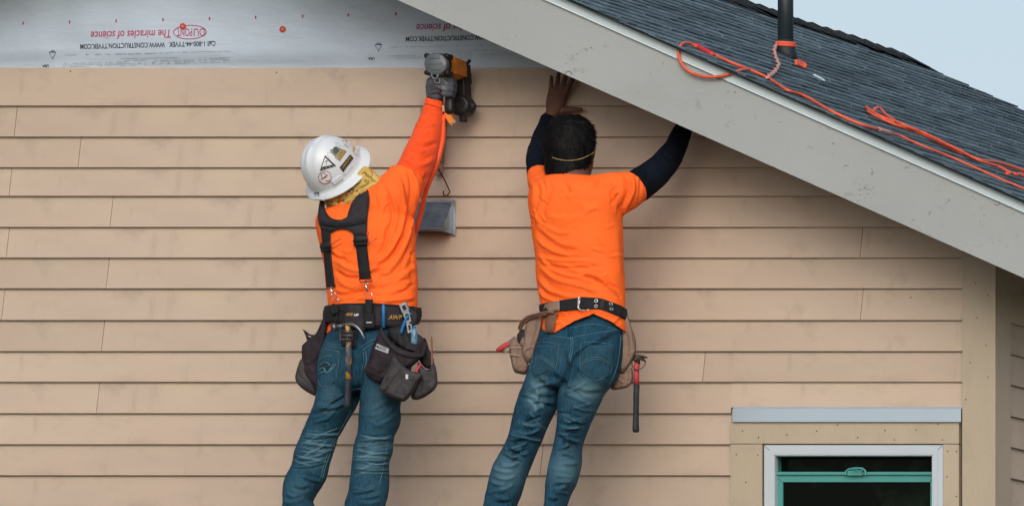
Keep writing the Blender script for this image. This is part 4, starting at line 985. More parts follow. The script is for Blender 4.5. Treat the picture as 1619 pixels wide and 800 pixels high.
# frayed hole in the pocket
tpk = bvh(*[np.array([tuple(pkA.matrix_world@Vector((0,0,0))) for _ in range(3)]), [(0,1,2)]]) if False else tjA
drape('torn_patch', tjA, [(506,575),(515,569),(524,574)], [(507,583),(516,586),(521,580)], m_threaddk, pkA, 8, 5, .0035, .001)
mb = MB()
for ln in ([(502,572),(512,564),(525,562)],[(503,586),(511,581),(516,590),(524,581),(527,574)],[(506,577),(514,572),(522,577)],[(504,590),(514,587)],[(520,586),(528,580),(530,575)]): drape_line(tjA, mb, ln, .0015, .0055, 14)
mb.build('frayed_threads', mat('frayed_denim',(.10,.24,.27),.9,.2,50), pkA)
mb = MB()
for ln in ([(516,541),(530,545),(545,546)],[(517,545),(531,549),(545,550)],[(571,548),(583,540),(594,535)],[(573,553),(585,545),(596,540)],[(574,555),(575,570),(572,585)],[(578,554),(579,570),(576,583)],[(558,650),(542,680),(526,706),(517,730),(510,755)],[(555,648),(539,678),(523,704),(514,728),(507,754)],[(612,700),(608,730),(600,765)]): drape_line(tjA, MB(), ln, .0010, .0014, 34).build('seam_stitching', m_thread, jeansA)
boot(440, 968, .70, pA, .1); boot(572, 968, .70, pA, -.05)
# ================================================================ what the workers wear and carry
m_hat = mat('white_hat_plastic', (.60,.65,.70), .32, .03, 4, spec=.5)
add_mask(m_hat, (.36,.38,.40), 26, .64, .78, amount=.55, seed=6.)
m_white = mat('sticker_white', (.62,.65,.66), .5, .05, 20)
m_inkb = mat('sticker_black', (.012,.013,.016), .5, .1, 20)
m_gold = mat('print_gold', (.36,.21,.04), .5, .1, 20)
m_redp = mat('print_red', (.40,.03,.06), .5, .1, 20)
m_navyp = mat('sticker_slate', (.05,.085,.12), .5, .2, 40)
# ---- hard hat on the tilted head
T = Vector((.437,-.892,-.117)).normalized(); Rr = Vector((0,0,1)).cross(T).normalized(); Up = T.cross(Rr)
AX = (T*.49-Rr*.566+Up*.66).normalized()
Fw = Vector((.35,1,.15)); Fw = (Fw-AX*Fw.dot(AX)).normalized(); Sd = AX.cross(Fw).normalized()
hcn = P(532.5, 272.5, .47)
hl = lambda x, y, z: hcn+Sd*(x*.885)+Fw*(y*.93)+AX*z
def hat_h(r):                                   # dome profile: height at relative radius
    return .150*math.sqrt(max(0, 1-r**2.35))
hat = MB(); R = []; n = 64
prof = [(1.0, None, 0)]
for k in range(0, 15):
    r = math.sin(math.pi/2*(1-k/15)); ring = []
    for q in [2*math.pi*i/n for i in range(n)]:
        x, y = .119*r*math.cos(q), .138*r*math.sin(q); z = hat_h(r)+.006
        for x0, w_ in ((0,.010),(-.040,.008),(.040,.008)):      # three ribs over the crown
            z += .0045*math.exp(-((x-x0)/w_)**2)*(1 if abs(y) < .115 else .3)*min(1, (1-r)*5+.2)
        ring.append(hl(x, y, z))
    R.append(ring)
skirt = []
for rx, ry, z in ((.1565,.162,-.0085),(.1580,.1635,-.0060),(.1570,.1625,-.0035),(.150,.156,-.0005),(.134,.149,.005),(.122,.141,.0085)):
    skirt.append([hl(rx*math.cos(q), ry*math.sin(q), z-.006*math.cos(q)**2) for q in [2*math.pi*i/n for i in range(n)]])
inner = [[hl(.100*math.cos(q), .118*math.sin(q), .09) for q in [2*math.pi*i/n for i in range(n)]], [hl(.112*math.cos(q), .132*math.sin(q), .0) for q in [2*math.pi*i/n for i in range(n)]],
    [hl(.146*math.cos(q), .152*math.sin(q), -.0065) for q in [2*math.pi*i/n for i in range(n)]]]
hat.rings(inner+skirt+R)
hato = hat.build('hard_hat', m_hat, pA, True)
th = bvh(np.array([tuple(v) for v in hat.v]), hat.f)
def hatpatch(name, pts, m, off=.0022):
    """sticker: closed outline in image px laid on the hat as a fine fan"""
    c = (sum(p[0] for p in pts)/len(pts), sum(p[1] for p in pts)/len(pts)); q = []
    for i in range(len(pts)):
        a, b = pts[i], pts[(i+1)%len(pts)]
        for k in range(4): q.append((a[0]+(b[0]-a[0])*k/4, a[1]+(b[1]-a[1])*k/4))
    V = []; F = []
    for ri in range(8):
        f = (ri+.0)/7
        for p in q:
            h, nn = cast(th, c[0]+(p[0]-c[0])*f, c[1]+(p[1]-c[1])*f); V.append(h+nn*off if h is not None else P(p[0],p[1],.56))
    k = len(q)
    for ri in range(7):
        for i in range(k): F.append((ri*k+i, ri*k+(i+1)%k, (ri+1)*k+(i+1)%k, (ri+1)*k+i))
    return obj(name, V, F, m, hato)
hz = lambda x, y: (470+x/5.714, 200+y/5.714)
circ = lambda cx, cy, r, n_=14, e=1.: [(cx+r*math.cos(2*math.pi*i/n_), cy+r*e*math.sin(2*math.pi*i/n_)) for i in range(n_)]
hatpatch('sticker', [hz(250,262),hz(350,358),hz(205,402)], m_inkb)
hatpatch('sticker', [hz(252,284),hz(316,348),hz(222,368)], m_white, .003)
mb = MB(); drape_line(th, mb, [hz(262,345),hz(266,306)], .0011, .0030, 5); drape_line(th, mb, [hz(252,325),hz(265,306),hz(280,322)], .0010, .0030, 6); mb.build('sticker_print', m_inkb, hato)
mb = MB(); drape_line(th, mb, [hz(222,386),hz(335,357)], .0008, .0030, 8, dash=True); mb.build('sticker_print', m_white, hato)
hatpatch('sticker', circ(*hz(249,460), 10.2), m_white)
mb = MB(); drape_line(th, mb, circ(*hz(249,460), 10.0, 18)+[circ(*hz(249,460), 10.0, 18)[0]], .0011, .0030, 40)
drape_line(th, mb, [hz(212,480),hz(275,440)], .0014, .0030, 6); drape_line(th, mb, [hz(252,492),hz(285,492),hz(292,484)], .0009, .0030, 6); mb.build('sticker_print', m_redp, hato)
mb = MB(); drape_line(th, mb, [hz(212,432),hz(242,420),hz(262,450),hz(228,470),hz(212,432)], .0011, .0030, 16); mb.build('sticker_print', m_inkb, hato)
hatpatch('sticker', [hz(380,372),hz(475,255),hz(506,290),hz(415,416)], m_inkb)
text_on(th, 'sticker_lettering', 'CAROLINA', hz(408,388), hz(486,282), 3.6, m_gold, hato, off=.0032, bold=.03)
mb = MB(); drape_line(th, mb, [hz(425,395),hz(495,300)], .0007, .0030, 12, dash=True); mb.build('sticker_print', m_white, hato)
hatpatch('sticker', [hz(340,180),hz(445,225),hz(385,318),hz(335,270),hz(300,235)], mat('sticker_tan',(.30,.25,.12),.6,.35,90))
hatpatch('sticker', [hz(325,195),hz(355,185),hz(378,225),hz(345,258),hz(315,235)], m_navyp, .003)
mb = MB()
for k in range(4): drape_line(th, mb, [hz(372+k*4,296-k*17),hz(420+k*4,258-k*14)], .0009, .0030, 8)
drape_line(th, mb, [hz(298,222),hz(312,205),hz(322,235)], .0016, .0030, 6); mb.build('sticker_print', m_gold, hato)
mb = MB()
for a, b in ((( 340,150),(378,152)),((352,160),(390,190)),((268,255),(292,292)),((340,280),(362,305)),((270,240),(300,240)),((388,200),(430,215)),((380,170),(425,190))): drape_line(th, mb, [hz(*a),hz(*b)], .0010, .001, 6, dash=True)
mb.build('worn_print', m_navyp, hato)
hatpatch('sticker', [hz(408,128),hz(440,125),hz(470,165),hz(458,195),hz(430,180)], m_white)
mb = MB(); drape_line(th, mb, [hz(410,130),hz(446,134)], .0014, .0030, 5); drape_line(th, mb, [hz(428,150),hz(450,140),hz(452,160),hz(430,168)], .0010, .0030, 8); drape_line(th, mb, [hz(440,182),hz(468,176)], .0010, .0030, 5); drape_line(th, mb, [hz(420,160),hz(440,176)], .0008, .0030, 5); mb.build('sticker_print', m_inkb, hato)
hatpatch('sticker', [hz(500,180),hz(515,186),hz(512,240),hz(496,230)], mat('sticker_yellow',(.60,.38,.06),.5,.1,20))
text_on(th, 'sticker_lettering', '1978', hz(150,640), hz(202,632), 7.5, m_inkb, hato, off=.0008)
mb = MB(); drape_line(th, mb, [hz(148,606),hz(195,598)], .0010, .0030, 8, dash=True); drape_line(th, mb, [hz(150,664),hz(212,662)], .0010, .0030, 10, dash=True); mb.build('brim_print', m_inkb, hato)
def boss(cx, cy, w_, h_, ang, lift):           # raised accessory slots on the sides of the shell
    ca, sa = math.cos(ang), math.sin(ang); mbb = MB(); R = []
    for f, o in ((1.,-.004),(1.,lift*.7),(.86,lift)):
        R.append([]) 
        for x, y in ((-1,-1),(1,-1),(1,1),(-1,1)):
            u, v = cx+(x*w_*ca-y*h_*sa)*f, cy+(x*w_*sa+y*h_*ca)*f; h, nn = cast(th, u, v); nn2 = nn if h is not None else T; h = h if h is not None else P(u,v,.55)
            R[-1].append(h+nn2*o)
    mbb.rings(R); mbb.build('accessory_slot', m_hat, hato)
boss(*hz(357,484), 8.5, 3.6, -.62, .007); boss(*hz(452,392), 9.5, 2.2, -.85, .004); boss(*hz(535,225), 6, 3, -1.1, .007)
# ---- yellow bandana
m_band = mat('yellow_bandana', (.46,.30,.055), .85, .25, 30, .2, 300, col2=(.62,.44,.15))
V, F = puff([(512,314),(515,326),(525,332),(540,332),(555,329),(569,320),(582,306),(594,296),(605,284.5),(598,277),(589,268),(581,262),(572,264),(552,282),(535,293),(520,303)], .38, .52, .0042, 5)
V = noised(V, F, .003, (25,25,25), 3)
V = folds(V, F, [(((520,322),(540,322),(560,312),(580,298),(600,286)),1.8,4.5),(((519,317),(538,317),(558,306),(578,292),(594,280)),1.8,-4),(((528,312),(545,306),(562,294),(576,280)),1.8,4),(((535,304),(552,296),(568,280)),1.8,-3.5),(((578,262),(588,276),(602,285)),2,4.5),(((572,270),(584,282),(596,290)),1.8,-4),(((545,326),(562,318),(580,303)),1.6,-4),(((550,300),(560,306),(568,312)),1.6,3)], 1.3)
bd = obj('bandana', V, F, m_band, pA, True); tbd = bvh(V, F)
mb = MB()
for pts in ([(523,316),(526,319),(524,322)],[(535,309),(539,312),(536,315),(533,311)],[(551,303),(556,305),(560,301),(556,299),(551,303)],[(563,293),(568,290),(571,284),(567,282)],[(572,275),(577,272),(579,278),(584,281)],[(543,319),(549,320),(554,316)],[(560,312),(566,309),(570,303)],[(530,325),(538,327),(541,324)],[(570,296),(577,294),(583,288)],[(586,270),(589,276),(586,281)],[(527,311),(533,305),(541,303)],[(556,287),(562,286),(566,279)],[(588,286),(594,287)]):
    drape_line(tbd, mb, pts, .0010, .0008, 10)
for u, v in ((536,322),(548,309),(565,302),(578,286),(522,325)): drape_line(tbd, mb, circ(u, v, 1.3, 6), .0012, .0008, 8)
mb.build('bandana_pattern', m_inkb, bd)
# ---- suspenders and belt of the left worker
beltA = thing('tool_belt', 'black padded tool belt with suspenders and dark grey pouches on the helmeted worker', 'tool belt', P(590,520,.62))
m_pad = mat('grey_pad_fabric', (.034,.030,.036), .85, .2, 40, .5, 500, spec=.2)
m_pouchA = mat('dark_pouch_fabric', (.030,.023,.030), .85, .3, 25, .4, 400, spec=.2)
m_pouchG = mat('grey_pouch_fabric', (.060,.056,.060), .88, .3, 22, .5, 350, spec=.2)
m_pipe2 = mat('pouch_piping', (.012,.012,.014), .7, .2, 40)
yoke = [drape('shoulder_pad', tsA, [(507,316),(504.5,330),(503.5,347),(507,360)], [(513,318),(513,331),(521,344),(527,352)], m_pad, beltA, 14, 5, .002, .007),
        drape('shoulder_pad', tsA, [(581,301),(583,318),(580,345),(579,366)], [(570,307),(557,321),(549,343),(557,362)], m_pad, beltA, 14, 6, .002, .007),
        drape('yoke_panel', tsA, [(505,345),(522,345.5),(536,348.5),(549,344),(580,341)], [(507,361),(524,366),(534,362.5),(545,362),(556,366),(562,373),(579,371)], m_pad, beltA, 22, 7, .003, .007),
        drape('yoke_webbing', tsA, [(506,349),(525,351.5),(545,352),(562,349),(579,344)], [(507,356),(525,359.5),(545,359),(562,356),(579,352)], m_black, beltA, 20, 3, .010, .003),
        drape('strap', tsA, [(506.5,358),(509,380),(512.5,415),(516,454)], [(523,365),(522.5,385),(525,415),(529.5,453)], m_black, beltA, 24, 4, .003, .004),
        drape('strap', tsA, [(560,368),(562.5,390),(565.5,415),(568.5,441)], [(579,366),(580.5,390),(583.5,415),(586.5,440)], m_black, beltA, 24, 4, .003, .004)]
mb = MB()
for ln in ([(507,316),(504.5,330),(503.5,347),(507,360)],[(513,318),(513,331),(521,344),(535,348.5),(549,344),(557,321),(570,307)],[(581,301),(583,318),(580,345),(579,366)],[(524,368),(527,364),(534,362),(545,361.5),(556,366),(560,372)]): drape_line(tsA, MB(), ln, .0028, .0085, 30).build('piping', m_pipe2, beltA, True)
mb = MB()
for k in range(8): drape_line(tsA, mb, [(533+k*2.6,351.5),(531.8+k*2.6,354),(533+k*2.6,358.5)], .0007, .0135, 5)
mb.build('stitching', m_pad, beltA)
for c, r, v0, v1 in ((506.5,523,384,398),(559,581,373,389)):
    o = drape('strap_buckle', tsA, [(c,v0),(r,v0-1)], [(c+.5,v1),(r,v1-1.5)], m_pipe2, beltA, 5, 4, .008, .008)
    drape('buckle_bar', tsA, [(c-1,(v0+v1)/2-2.2),(r+1,(v0+v1)/2-3)], [(c-1,(v0+v1)/2+1.5),(r+1,(v0+v1)/2+.5)], m_black, beltA, 5, 3, .016, .006)
for q in ([(516,451.5),(530,449.5),(530.5,454.5),(517,456.5),(516,451.5)],[(568,441.5),(587,439.5),(588.5,444.5),(570,446.5),(568,441.5)]): MB().tube([P(u,v,.625) for u,v in q], .0022, 6).build('strap_loop', m_pipe2, beltA, True)
mb = MB(); mb.tube([P(*p) for p in ((524,453,.63),(523,458,.635),(526,463,.64))], .0042, 8); mb.tube([P(*p) for p in ((526,460,.64),(531,464,.64),(532,470,.635),(528,474,.63),(523.5,469,.635),(525,462,.64))], .0020, 6); mb.tube([P(*p) for p in ((530,472,.635),(537,475,.635))], .0032, 8)
mb.build('snap_hook', m_steel, beltA, True)
mb = MB(); mb.tube([P(*p) for p in ((578,444,.63),(578.5,452,.64),(581,460,.64))], .0036, 8); mb.tube([P(577.5,447,.64),P(583,449,.64)], .0022, 6)
mb.tube([P(582+6.2*math.cos(a), 467+6*math.sin(a), .636) for a in [math.radians(x) for x in range(-180,45,20)]], .0018, 6); mb.build('snap_hook', m_steel, beltA, True)
def belt_ring(tree, name, cu, ct, vtop, vbot, m, par, off=.003, th_=.005, n=56, rows=5, bulge=0.):
    """band round the waist; vtop / vbot give its edges as functions of image u"""
    c = P(cu, 500, ct); V = []; rr = []
    for j in range(rows):
        row = []
        for k in range(n):
            a = 2*math.pi*k/n; d = Vector((math.cos(a), math.sin(a), 0)); z = c.z; r = .2
            for _ in range(3):
                p = Vector((c.x, c.y, z))+d*r; kk = (D+p.y)/D*S; u = U0+(p.x-XC)/kk
                vt, vb = vtop(u), vbot(u); v = vt+(vb-vt)*j/(rows-1); z = ZC+(V0-v)*kk
                h = tree.ray_cast(Vector((c.x, c.y, z))+d*.6, -d)[0]
                if h is not None: r = (Vector((c.x, c.y, z))-h).length
                else: r = .19
            row.append((c, d, r, z))
        rr.append(row)
    for side in (0,1):
        for j in range(rows):
            rs = [x[2] for x in rr[j]]; rs = [(rs[k-2]+2*rs[k-1]+3*rs[k]+2*rs[(k+1)%n]+rs[(k+2)%n])/9 for k in range(n)]
            for k in range(n):
                c_, d, r, z = rr[j][k]; b = bulge*math.sin(math.pi*j/(rows-1))
                p = Vector((c_.x, c_.y, z))+d*(max(rs[k], r)+off+(th_+b if side == 0 else -.002)); V.append(p)
    F = []; M = rows*n
    for j in range(rows-1):
        for k in range(n):
            a, b = j*n+k, j*n+(k+1)%n; F.append((a, a+n, b+n, b)); F.append((M+a, M+b, M+b+n, M+a+n))
    for k in range(n):
        k2 = (k+1)%n; F.append((k, k2, M+k2, M+k)); F.append(((rows-1)*n+k, M+(rows-1)*n+k, M+(rows-1)*n+k2, (rows-1)*n+k2))
    o = obj(name, V, F, m, par, True); return o, bvh(np.array([tuple(v) for v in V]), F)
fi = lambda pts: (lambda u: float(np.interp(u, [p[0] for p in pts], [p[1] for p in pts])))
vA0 = fi([(515,486),(522,483),(550,480),(590,479.5),(627,482),(657,486)]); vA1 = fi([(515,511),(534,511),(577,521),(620,519),(657,512)])
_, tbA = belt_ring(tsA, 'padded_belt', 586, .50, vA0, vA1, m_black, beltA, .004, .010, bulge=.006)
drape('belt_pad', tbA, [(550,482),(572,482)], [(541.5,514),(577,524)], m_pad, beltA, 8, 8, .001, .006, .004)
drape('belt_pad', tbA, [(592,481),(628,483.5)], [(590,515),(641,518)], m_pad, beltA, 10, 8, .001, .006, .004)
drape('hammer_backing', tjA, [(535,522),(566,522)], [(540,546),(562,550)], m_pouchA, beltA, 8, 6, .008, .004)
mb = MB()
for ln in ([(550,483),(542,513)],[(572,483),(577,523)],[(592,482),(590,515)],[(592,482),(628,484)],[(534,487),(530,510)],[(522,492),(534,488),(545,491)]): drape_line(tbA, MB(), ln, .0020, .0105, 12).build('piping', m_pipe2, beltA, True)
for a in (([(518,484),(529,479)], [(525,498),(535,494)]), ([(577,473),(590,473)], [(579,496),(587,498)]), ([(574,496),(592,496)], [(577,519),(592,519)])):
    drape('belt_loop', tbA, a[0], a[1], m_black, beltA, 5, 8, .012, .006)
drape('webbing_tab', tbA, [(579,509),(588,509)], [(579,510.5),(588,510.5)], m_white, beltA, 4, 3, .021, .001)
text_on(tbA, 'belt_lettering', 'AWP', (549,500.3), (560,500.8), 4.2, m_gold, beltA, off=.0125, shear=.25, bold=.04)
text_on(tbA, 'belt_lettering', 'HP', (561.3,500.9), (569,501.2), 3.8, m_white, beltA, off=.0125, shear=.25, bold=.03)
text_on(tbA, 'belt_lettering', 'AWP', (613.5,505.5), (634,505.2), 6.2, m_gold, beltA, off=.0125, shear=.25, bold=.02)
drape_l = MB()
for ln in ([(526,385),(539,377)],[(526,393),(541,385)],[(558,394),(563,392)],[(582,386),(596,377)],[(525,399),(529,399.5)],[(579,370),(582,372),(583,368),(580,367)]): drape_line(tsA, drape_l, ln, .0007, .0009, 10)
drape_l.build('shirt_marks', m_inkb, shirtA)
def pouch(name, poly, t0, t1, m, par, strokes=(), pipes=(), vx=.0045, it=6, nz=.003, seed=0, lean=0.):
    V, F = puff(poly, t0, t1, vx, it, lean); V = noised(V, F, nz, (18,18,18), seed)
    if strokes: V = folds(V, F, strokes, 1.3)
    o = obj(name, V, F, m, par, True); t = bvh(V, F)
    if pipes:
        for ln in pipes: drape_line(t, MB(), ln, .0008, .0030, 26).build('piping', m_pipe2, o, True)
    return o, t
# left pouches
pouch('pouch', [(477,546),(486,538),(498,528),(507,512),(513,497),(518,500),(517,520),(514,540),(505,562),(502,580),(503,606),(501,624),(494,618),(481,606),(476,590),(478,567)], .50, .60, m_pouchA, beltA,
    [(((478,566),(487,574),(500,562),(504,556)),2,3),(((484,548),(488,575),(498,600)),3,3),(((505,520),(500,550),(494,580)),3,-3),(((480,590),(490,604),(502,612)),2.4,-3)], [[(478,546),(487,541),(499,531),(509,515)],[(479,568),(486,574),(494,572),(503,560)],[(514,505),(512,530),(505,556)]], seed=2)
pouch('pouch', [(469,583),(477,566),(484,574),(485,592),(497,612),(501,626),(492,623),(474,611),(466.5,598)], .51, .60, m_pouchG, beltA, [(((470,596),(482,606),(497,616)),2,3)], [[(470,583),(476,593),(488,606),(500,616)]], seed=3)
tag(pouch('utility_knife', [(477,519),(484,523),(490,528),(499,529),(503,534),(494,540),(487,540),(483,530)], .53, .56, m_pouchA, None, vx=.003, it=2)[0], 'dark folded tool sticking out of the left pouch of the helmeted worker', 'hand tool')
MB().tube([P(488,531,.562),P(492,533,.562)], .003, 6).build('rivet', m_steel, bpy.data.objects['utility_knife'])
# right pouches
_, tp1 = pouch('pouch', [(602,514),(610,528),(622,543),(640,553),(662,556),(668,534),(672,540),(668,562),(650,580),(622,590),(606,604),(592,603),(580,595),(575,586),(582,566),(590,545)], .60, .69, m_pouchA, beltA,
    [(((585,590),(600,586),(615,568),(622,552)),2.6,4),(((580,580),(598,590),(612,585)),2.6,-3)], [[(602,514),(610,528),(622,543),(640,553),(664,557),(670,536)],[(580,592),(600,582),(618,572)]], seed=5)
pouch('pouch_opening_shade', [(614,518),(640,517),(668,532),(670,545),(662,556),(640,553),(624,542),(613,530)], .60, .655, m_pipe2, beltA, [(((630,525),(632,545)),2,3),(((645,530),(648,548)),2,-3)], seed=8)  # near-black fill, stands in for the shade inside the open pouch
drape('pouch_rim', tp1, [(603,519),(612,534),(625,548),(642,557),(664,559),(671,540)], [(600,523),(609,539),(622,554),(641,563),(668,564),(674,545)], m_pad, beltA, 26, 4, .002, .006)
pouch('pouch', [(622,560),(636,576),(650,586),(667,591),(664,600),(656,616),(640,635),(628,632),(614,626),(600,617),(603,606),(614,584)], .66, .74, m_pouchG, beltA,
    [(((618,590),(612,610),(604,617)),2.4,3),(((640,582),(630,600),(612,622)),2.4,-3.5),(((660,595),(650,612),(640,628)),3,3),(((625,625),(640,630)),2.4,3)], [[(623,561),(636,577),(650,587),(666,591)],[(604,606),(612,612),(616,616)],[(636,578),(625,594),(608,616)],[(628,590),(640,598),(655,602)],[(628,597),(640,605),(652,608)]], seed=6)
pouch('pouch', [(660,570),(667,578),(676,586),(682,578),(687,573),(690.5,590),(689.5,612),(673,627),(657,632),(650,627),(658,610),(662,596)], .60, .69, m_pouchG, beltA,
    [(((664,590),(666,608),(660,626)),3,-3),(((686,585),(680,605),(684,614)),2.4,3)], [[(662,573),(670,583),(678,586),(687,575)],[(667,600),(678,602),(688,596)]], seed=7)
pouch('pouch_side', [(666,534),(673,534),(679,552),(687,572),(680,584),(670,580),(662,566),(660,556)], .58, .64, m_pipe2, beltA, seed=9)
MB().prism([P(638,583,.72),P(654,588,.70),P(652,592,.70),P(640,590,.72)], (0,.02,0)).build('pouch_lining', m_pad, beltA)
mb = MB(); tg = [P(596,543,.694),P(615,551,.694),P(613.5,559,.694),P(592.8,551,.694)]; mb.prism(tg[::-1], (0,.012,0)); tgo = mb.build('metal_tag', mat('brushed_tag',(.45,.47,.50),.35,.1,30,metal=.6), beltA)
mb = MB(); mb.tube([P(598,549,.6955),P(609,553.5,.6955)], .0016, 4); mb.tube([P(601,546.8,.6955),P(611,551,.6955)], .0011, 4); mb.tube([P(596.8,547.6,.6945),P(596.8,547.6,.6965)], .0042, 8); mb.build('tag_rivet', m_inkb, tgo)
MB().box(tuple(P(644.5,599,.745)), tuple(P(642.8,592,.738))).build('bar_tack', m_white, beltA)
tag(MB().tube([P(657,588,.70),P(662,580,.69),P(665,577,.68)], .006, 8).build('red_marker', m_redp), 'dull red marker end poking out of the front grey pouch', 'marker')
# tools in the belt
m_blue = mat('blue_plastic', (.012,.16,.42), .4, .1, 10, spec=.5)
mb = MB(); mb.tube([P(606.5,518,.655),P(606.3,484.5,.655),P(606,480,.655)], [.0062,.0062,.0022], 10)
tag(mb.build('blue_pencil', m_blue, None, True), 'upright blue pencil with a pointed tip standing in the black belt', 'pencil')
tag(MB().tube([P(*p) for p in smooth_pts([(634,527,.665),(638,514,.668),(643,503,.668),(648,497,.665),(654,495.5,.66),(658,500,.655)], 4)], .0056, 10).build('pry_bar', m_blue, None, True), 'bent blue bar hooked over the right side of the black belt', 'pry bar')
m_alu = mat('aluminium_tool', (.42,.44,.46), .32, .2, 40, metal=.9)
sp = thing('speed_square', 'narrow silver metal tool with slots tucked in the belt behind the bent blue bar', 'hand tool', P(648,525,.66))
def slab(poly, t, th__, m, par, name): return MB().prism([P(u,v,t) for u,v in poly][::-1], (0,th__,0)).build(name, m, par)
slab([(631,482),(641,477),(646,490),(636,494)], .672, .012, m_alu, sp, 'head'); slab([(636,494),(646,490),(650,508),(643,511)], .670, .008, m_alu, sp, 'shank'); slab([(642,511),(650,508),(652,524),(645,527)], .668, .008, m_alu, sp, 'foot')
slab([(635,484),(640,481.5),(643,489),(638,491)], .6735, .002, m_inkb, sp, 'slot'); slab([(640,497),(645,495),(647,505),(643,507)], .6715, .002, m_inkb, sp, 'slot'); slab([(645,514),(648,513),(649.5,521),(646.5,522)], .6695, .002, m_inkb, sp, 'slot')
bt = thing('chalk_bottle', 'small pale blue plastic bottle standing in the right pouch beside the silver tool', 'bottle', P(655,545,.65))
mb = MB(); c = P(655,545,.655); mb.rings([[c+Vector((r*math.cos(q), r*math.sin(q), z)) for q in [2*math.pi*k/14 for k in range(14)]] for r, z in ((.012,0),(.013,.004),(.0125,.05),(.009,.062),(.0055,.067))]); mb.build('bottle_body', mat('pale_blue_plastic',(.10,.22,.33),.3,.3,60,spec=.5), bt, True)
MB().tube([c+Vector((0,0,.066)),c+Vector((-.003,0,.080))], .0065, 10).build('bottle_cap', m_blue, bt, True)
MB().tube([P(652,528,.669),P(656,536,.669),P(658,528,.669)], .0010, 4).build('bottle_print', m_inkb, bt)
pn = thing('carpenter_pencil', 'flat brown carpenter pencil upright in the rightmost grey pouch', 'pencil', P(682,572,.64))
MB().tube([P(683.5,578,.64),P(682.5,538,.64),P(682.3,534,.64)], [.0058,.0055,.002], 6, .7).build('pencil_wood', mat('pencil_wood',(.22,.10,.07),.6,.15,20), pn)
MB().tube([P(682.3,535,.64),P(682.2,531.5,.64)], [.0022,.0008], 6).build('pencil_lead', m_inkb, pn)
# hammer in the loop
m_hsteel = mat('hammer_steel', (.16,.17,.18), .35, .4, 30, .2, 80, metal=.8)
hm = thing('framing_hammer', 'claw hammer with worn blue and yellow handle hanging behind the helmeted worker', 'hammer', P(549,645,.66))
tH = .70
mb = MB(); mb.tube([P(u,v,tH) for u,v in [(525.5,517.5),(531,517),(533,516.5)]], [.0165,.017,.0125], 16); mb.tube([P(u,v,tH) for u,v in [(532,516.5),(538,516),(544,515.5)]], [.0105,.0095,.0125], 14)
mb.tube([P(*p) for p in smooth_pts([(542,515.5,tH),(550,513.5,tH),(558,513.5,tH),(565,517,tH),(571,524,tH),(575,532,tH),(578,538.5,tH)], 3)], [.0135,.0135,.0135,.0132,.013,.0127,.0124,.012,.0118,.0113,.0108,.0102,.0096,.009,.0082,.0074,.0062,.005,.003][:19], 14, .72)
mb.build('hammer_head', m_hsteel, hm, True)
m_hh = mat('worn_painted_handle', (.022,.05,.10), .6, .3, 30, .4, 90, col2=(.10,.10,.095), spec=.3)
add_mask(m_hh, (.50,.27,.04), 26, .50, .56, (1,1,.45), .95, seed=4.)
mb = MB(); mb.tube([P(549.5,512,tH),P(551,530,tH),P(551.5,560,tH),P(551,600,tH)], [.0125,.0128,.0135,.0138], 14, .8); mb.build('handle', m_hh, hm, True)
mb = MB(); mb.tube([P(551,599,tH),P(550,615,tH),P(549.5,632,tH),P(549,641,tH),P(548.8,645,tH)], [.0142,.0135,.0145,.0165,.0120], 14, .8); mb.build('rubber_grip', mat('dark_rubber_grip',(.018,.022,.034),.7,.3,30,.3,60), hm, True)
mb = MB(); mb.tube([P(u,v,tH+.018) for u,v in [(538,525),(558,525),(558,537),(538,537),(538,525)]], .0042, 8); mb.box(tuple(P(538,533,tH+.019)), tuple(P(558,528,tH+.013))); mb.build('hammer_loop', mat('loop_plastic',(.045,.042,.044),.45,.2,30), beltA, True)
# ---- glove, nail gun, hose
m_glove = mat('grey_glove', (.10,.112,.138), .9, .2, 30, .5, 500, spec=.15)
m_gdark = mat('glove_palm_rubber', (.008,.008,.010), .6, .3, 30, .3, 100)
gl = MB()
gl.rings([[P(u,v,t)+Vector((S*a*math.cos(q), b*math.sin(q), 0)) for q in [2*math.pi*k/20 for k in range(20)]] for u, v, t, a, b in ((687,159,.205,12.2,.030),(688,153,.21,12.6,.030),(690,145,.222,15.5,.031),(692.5,136,.235,18.5,.034),(695,128,.24,19.0,.034),(697,122,.24,16.5,.028),(698,119,.24,10,.018))])
for du, v0, rr_ in ((0,125,.0125),(1.5,133,.0125),(1,141,.012),(-1,149,.0112)):       # four fingers closing round the handle
    gl.tube([P(703+du,v0,.25), P(712+du,v0+.5,.235), P(717+du,v0+2.5,.200), P(716+du,v0+4.5,.165), P(708+du,v0+5,.150)], [rr_*1.1,rr_*1.1,rr_,rr_*.95,rr_*.8], 10, ends=True)
gl.tube([P(684,148,.215), P(677.5,138,.20), P(679,128,.175), P(688,123,.150)], [.014,.013,.012,.010], 10, ends=True)     # thumb on the other side
V, F = remesh(gl, .0036); V = smooth(V, F, 3); V = noised(V, F, .0018, (40,40,40), 4)
V = folds(V, F, [(((703,124),(705,130),(704,136)),1.6,-2.5),(((680,152),(690,149),(702,153)),1.8,-3),(((682,142),(690,138),(700,142)),2,2)], 1)
glo = obj('glove', V, F, m_glove, pA, True); tgl = bvh(V, F)
mb = MB(); drape_line(tgl, mb, circ(691.5,128,4.0,12)+[circ(691.5,128,4.0,12)[0]], .0014, .001, 24)
for k in range(6): drape_line(tgl, mb, [(689+k*2.2,134.5+k*.8-2.*(k>2)),(696+k*2.2,141+k*.8-2.*(k>2))], .0006, .001, 8, dash=True)
drape_line(tgl, mb, [(695,123.5),(702,127),(707,134)], .0011, .001, 9, dash=True); mb.build('glove_print', m_white, glo)
drape('glove_cuff', tgl, [(675,152),(688,155),(699.5,158)], [(674.5,156),(687,159),(699,162.5)], m_gdark, pA, 10, 3, .0005, .003)
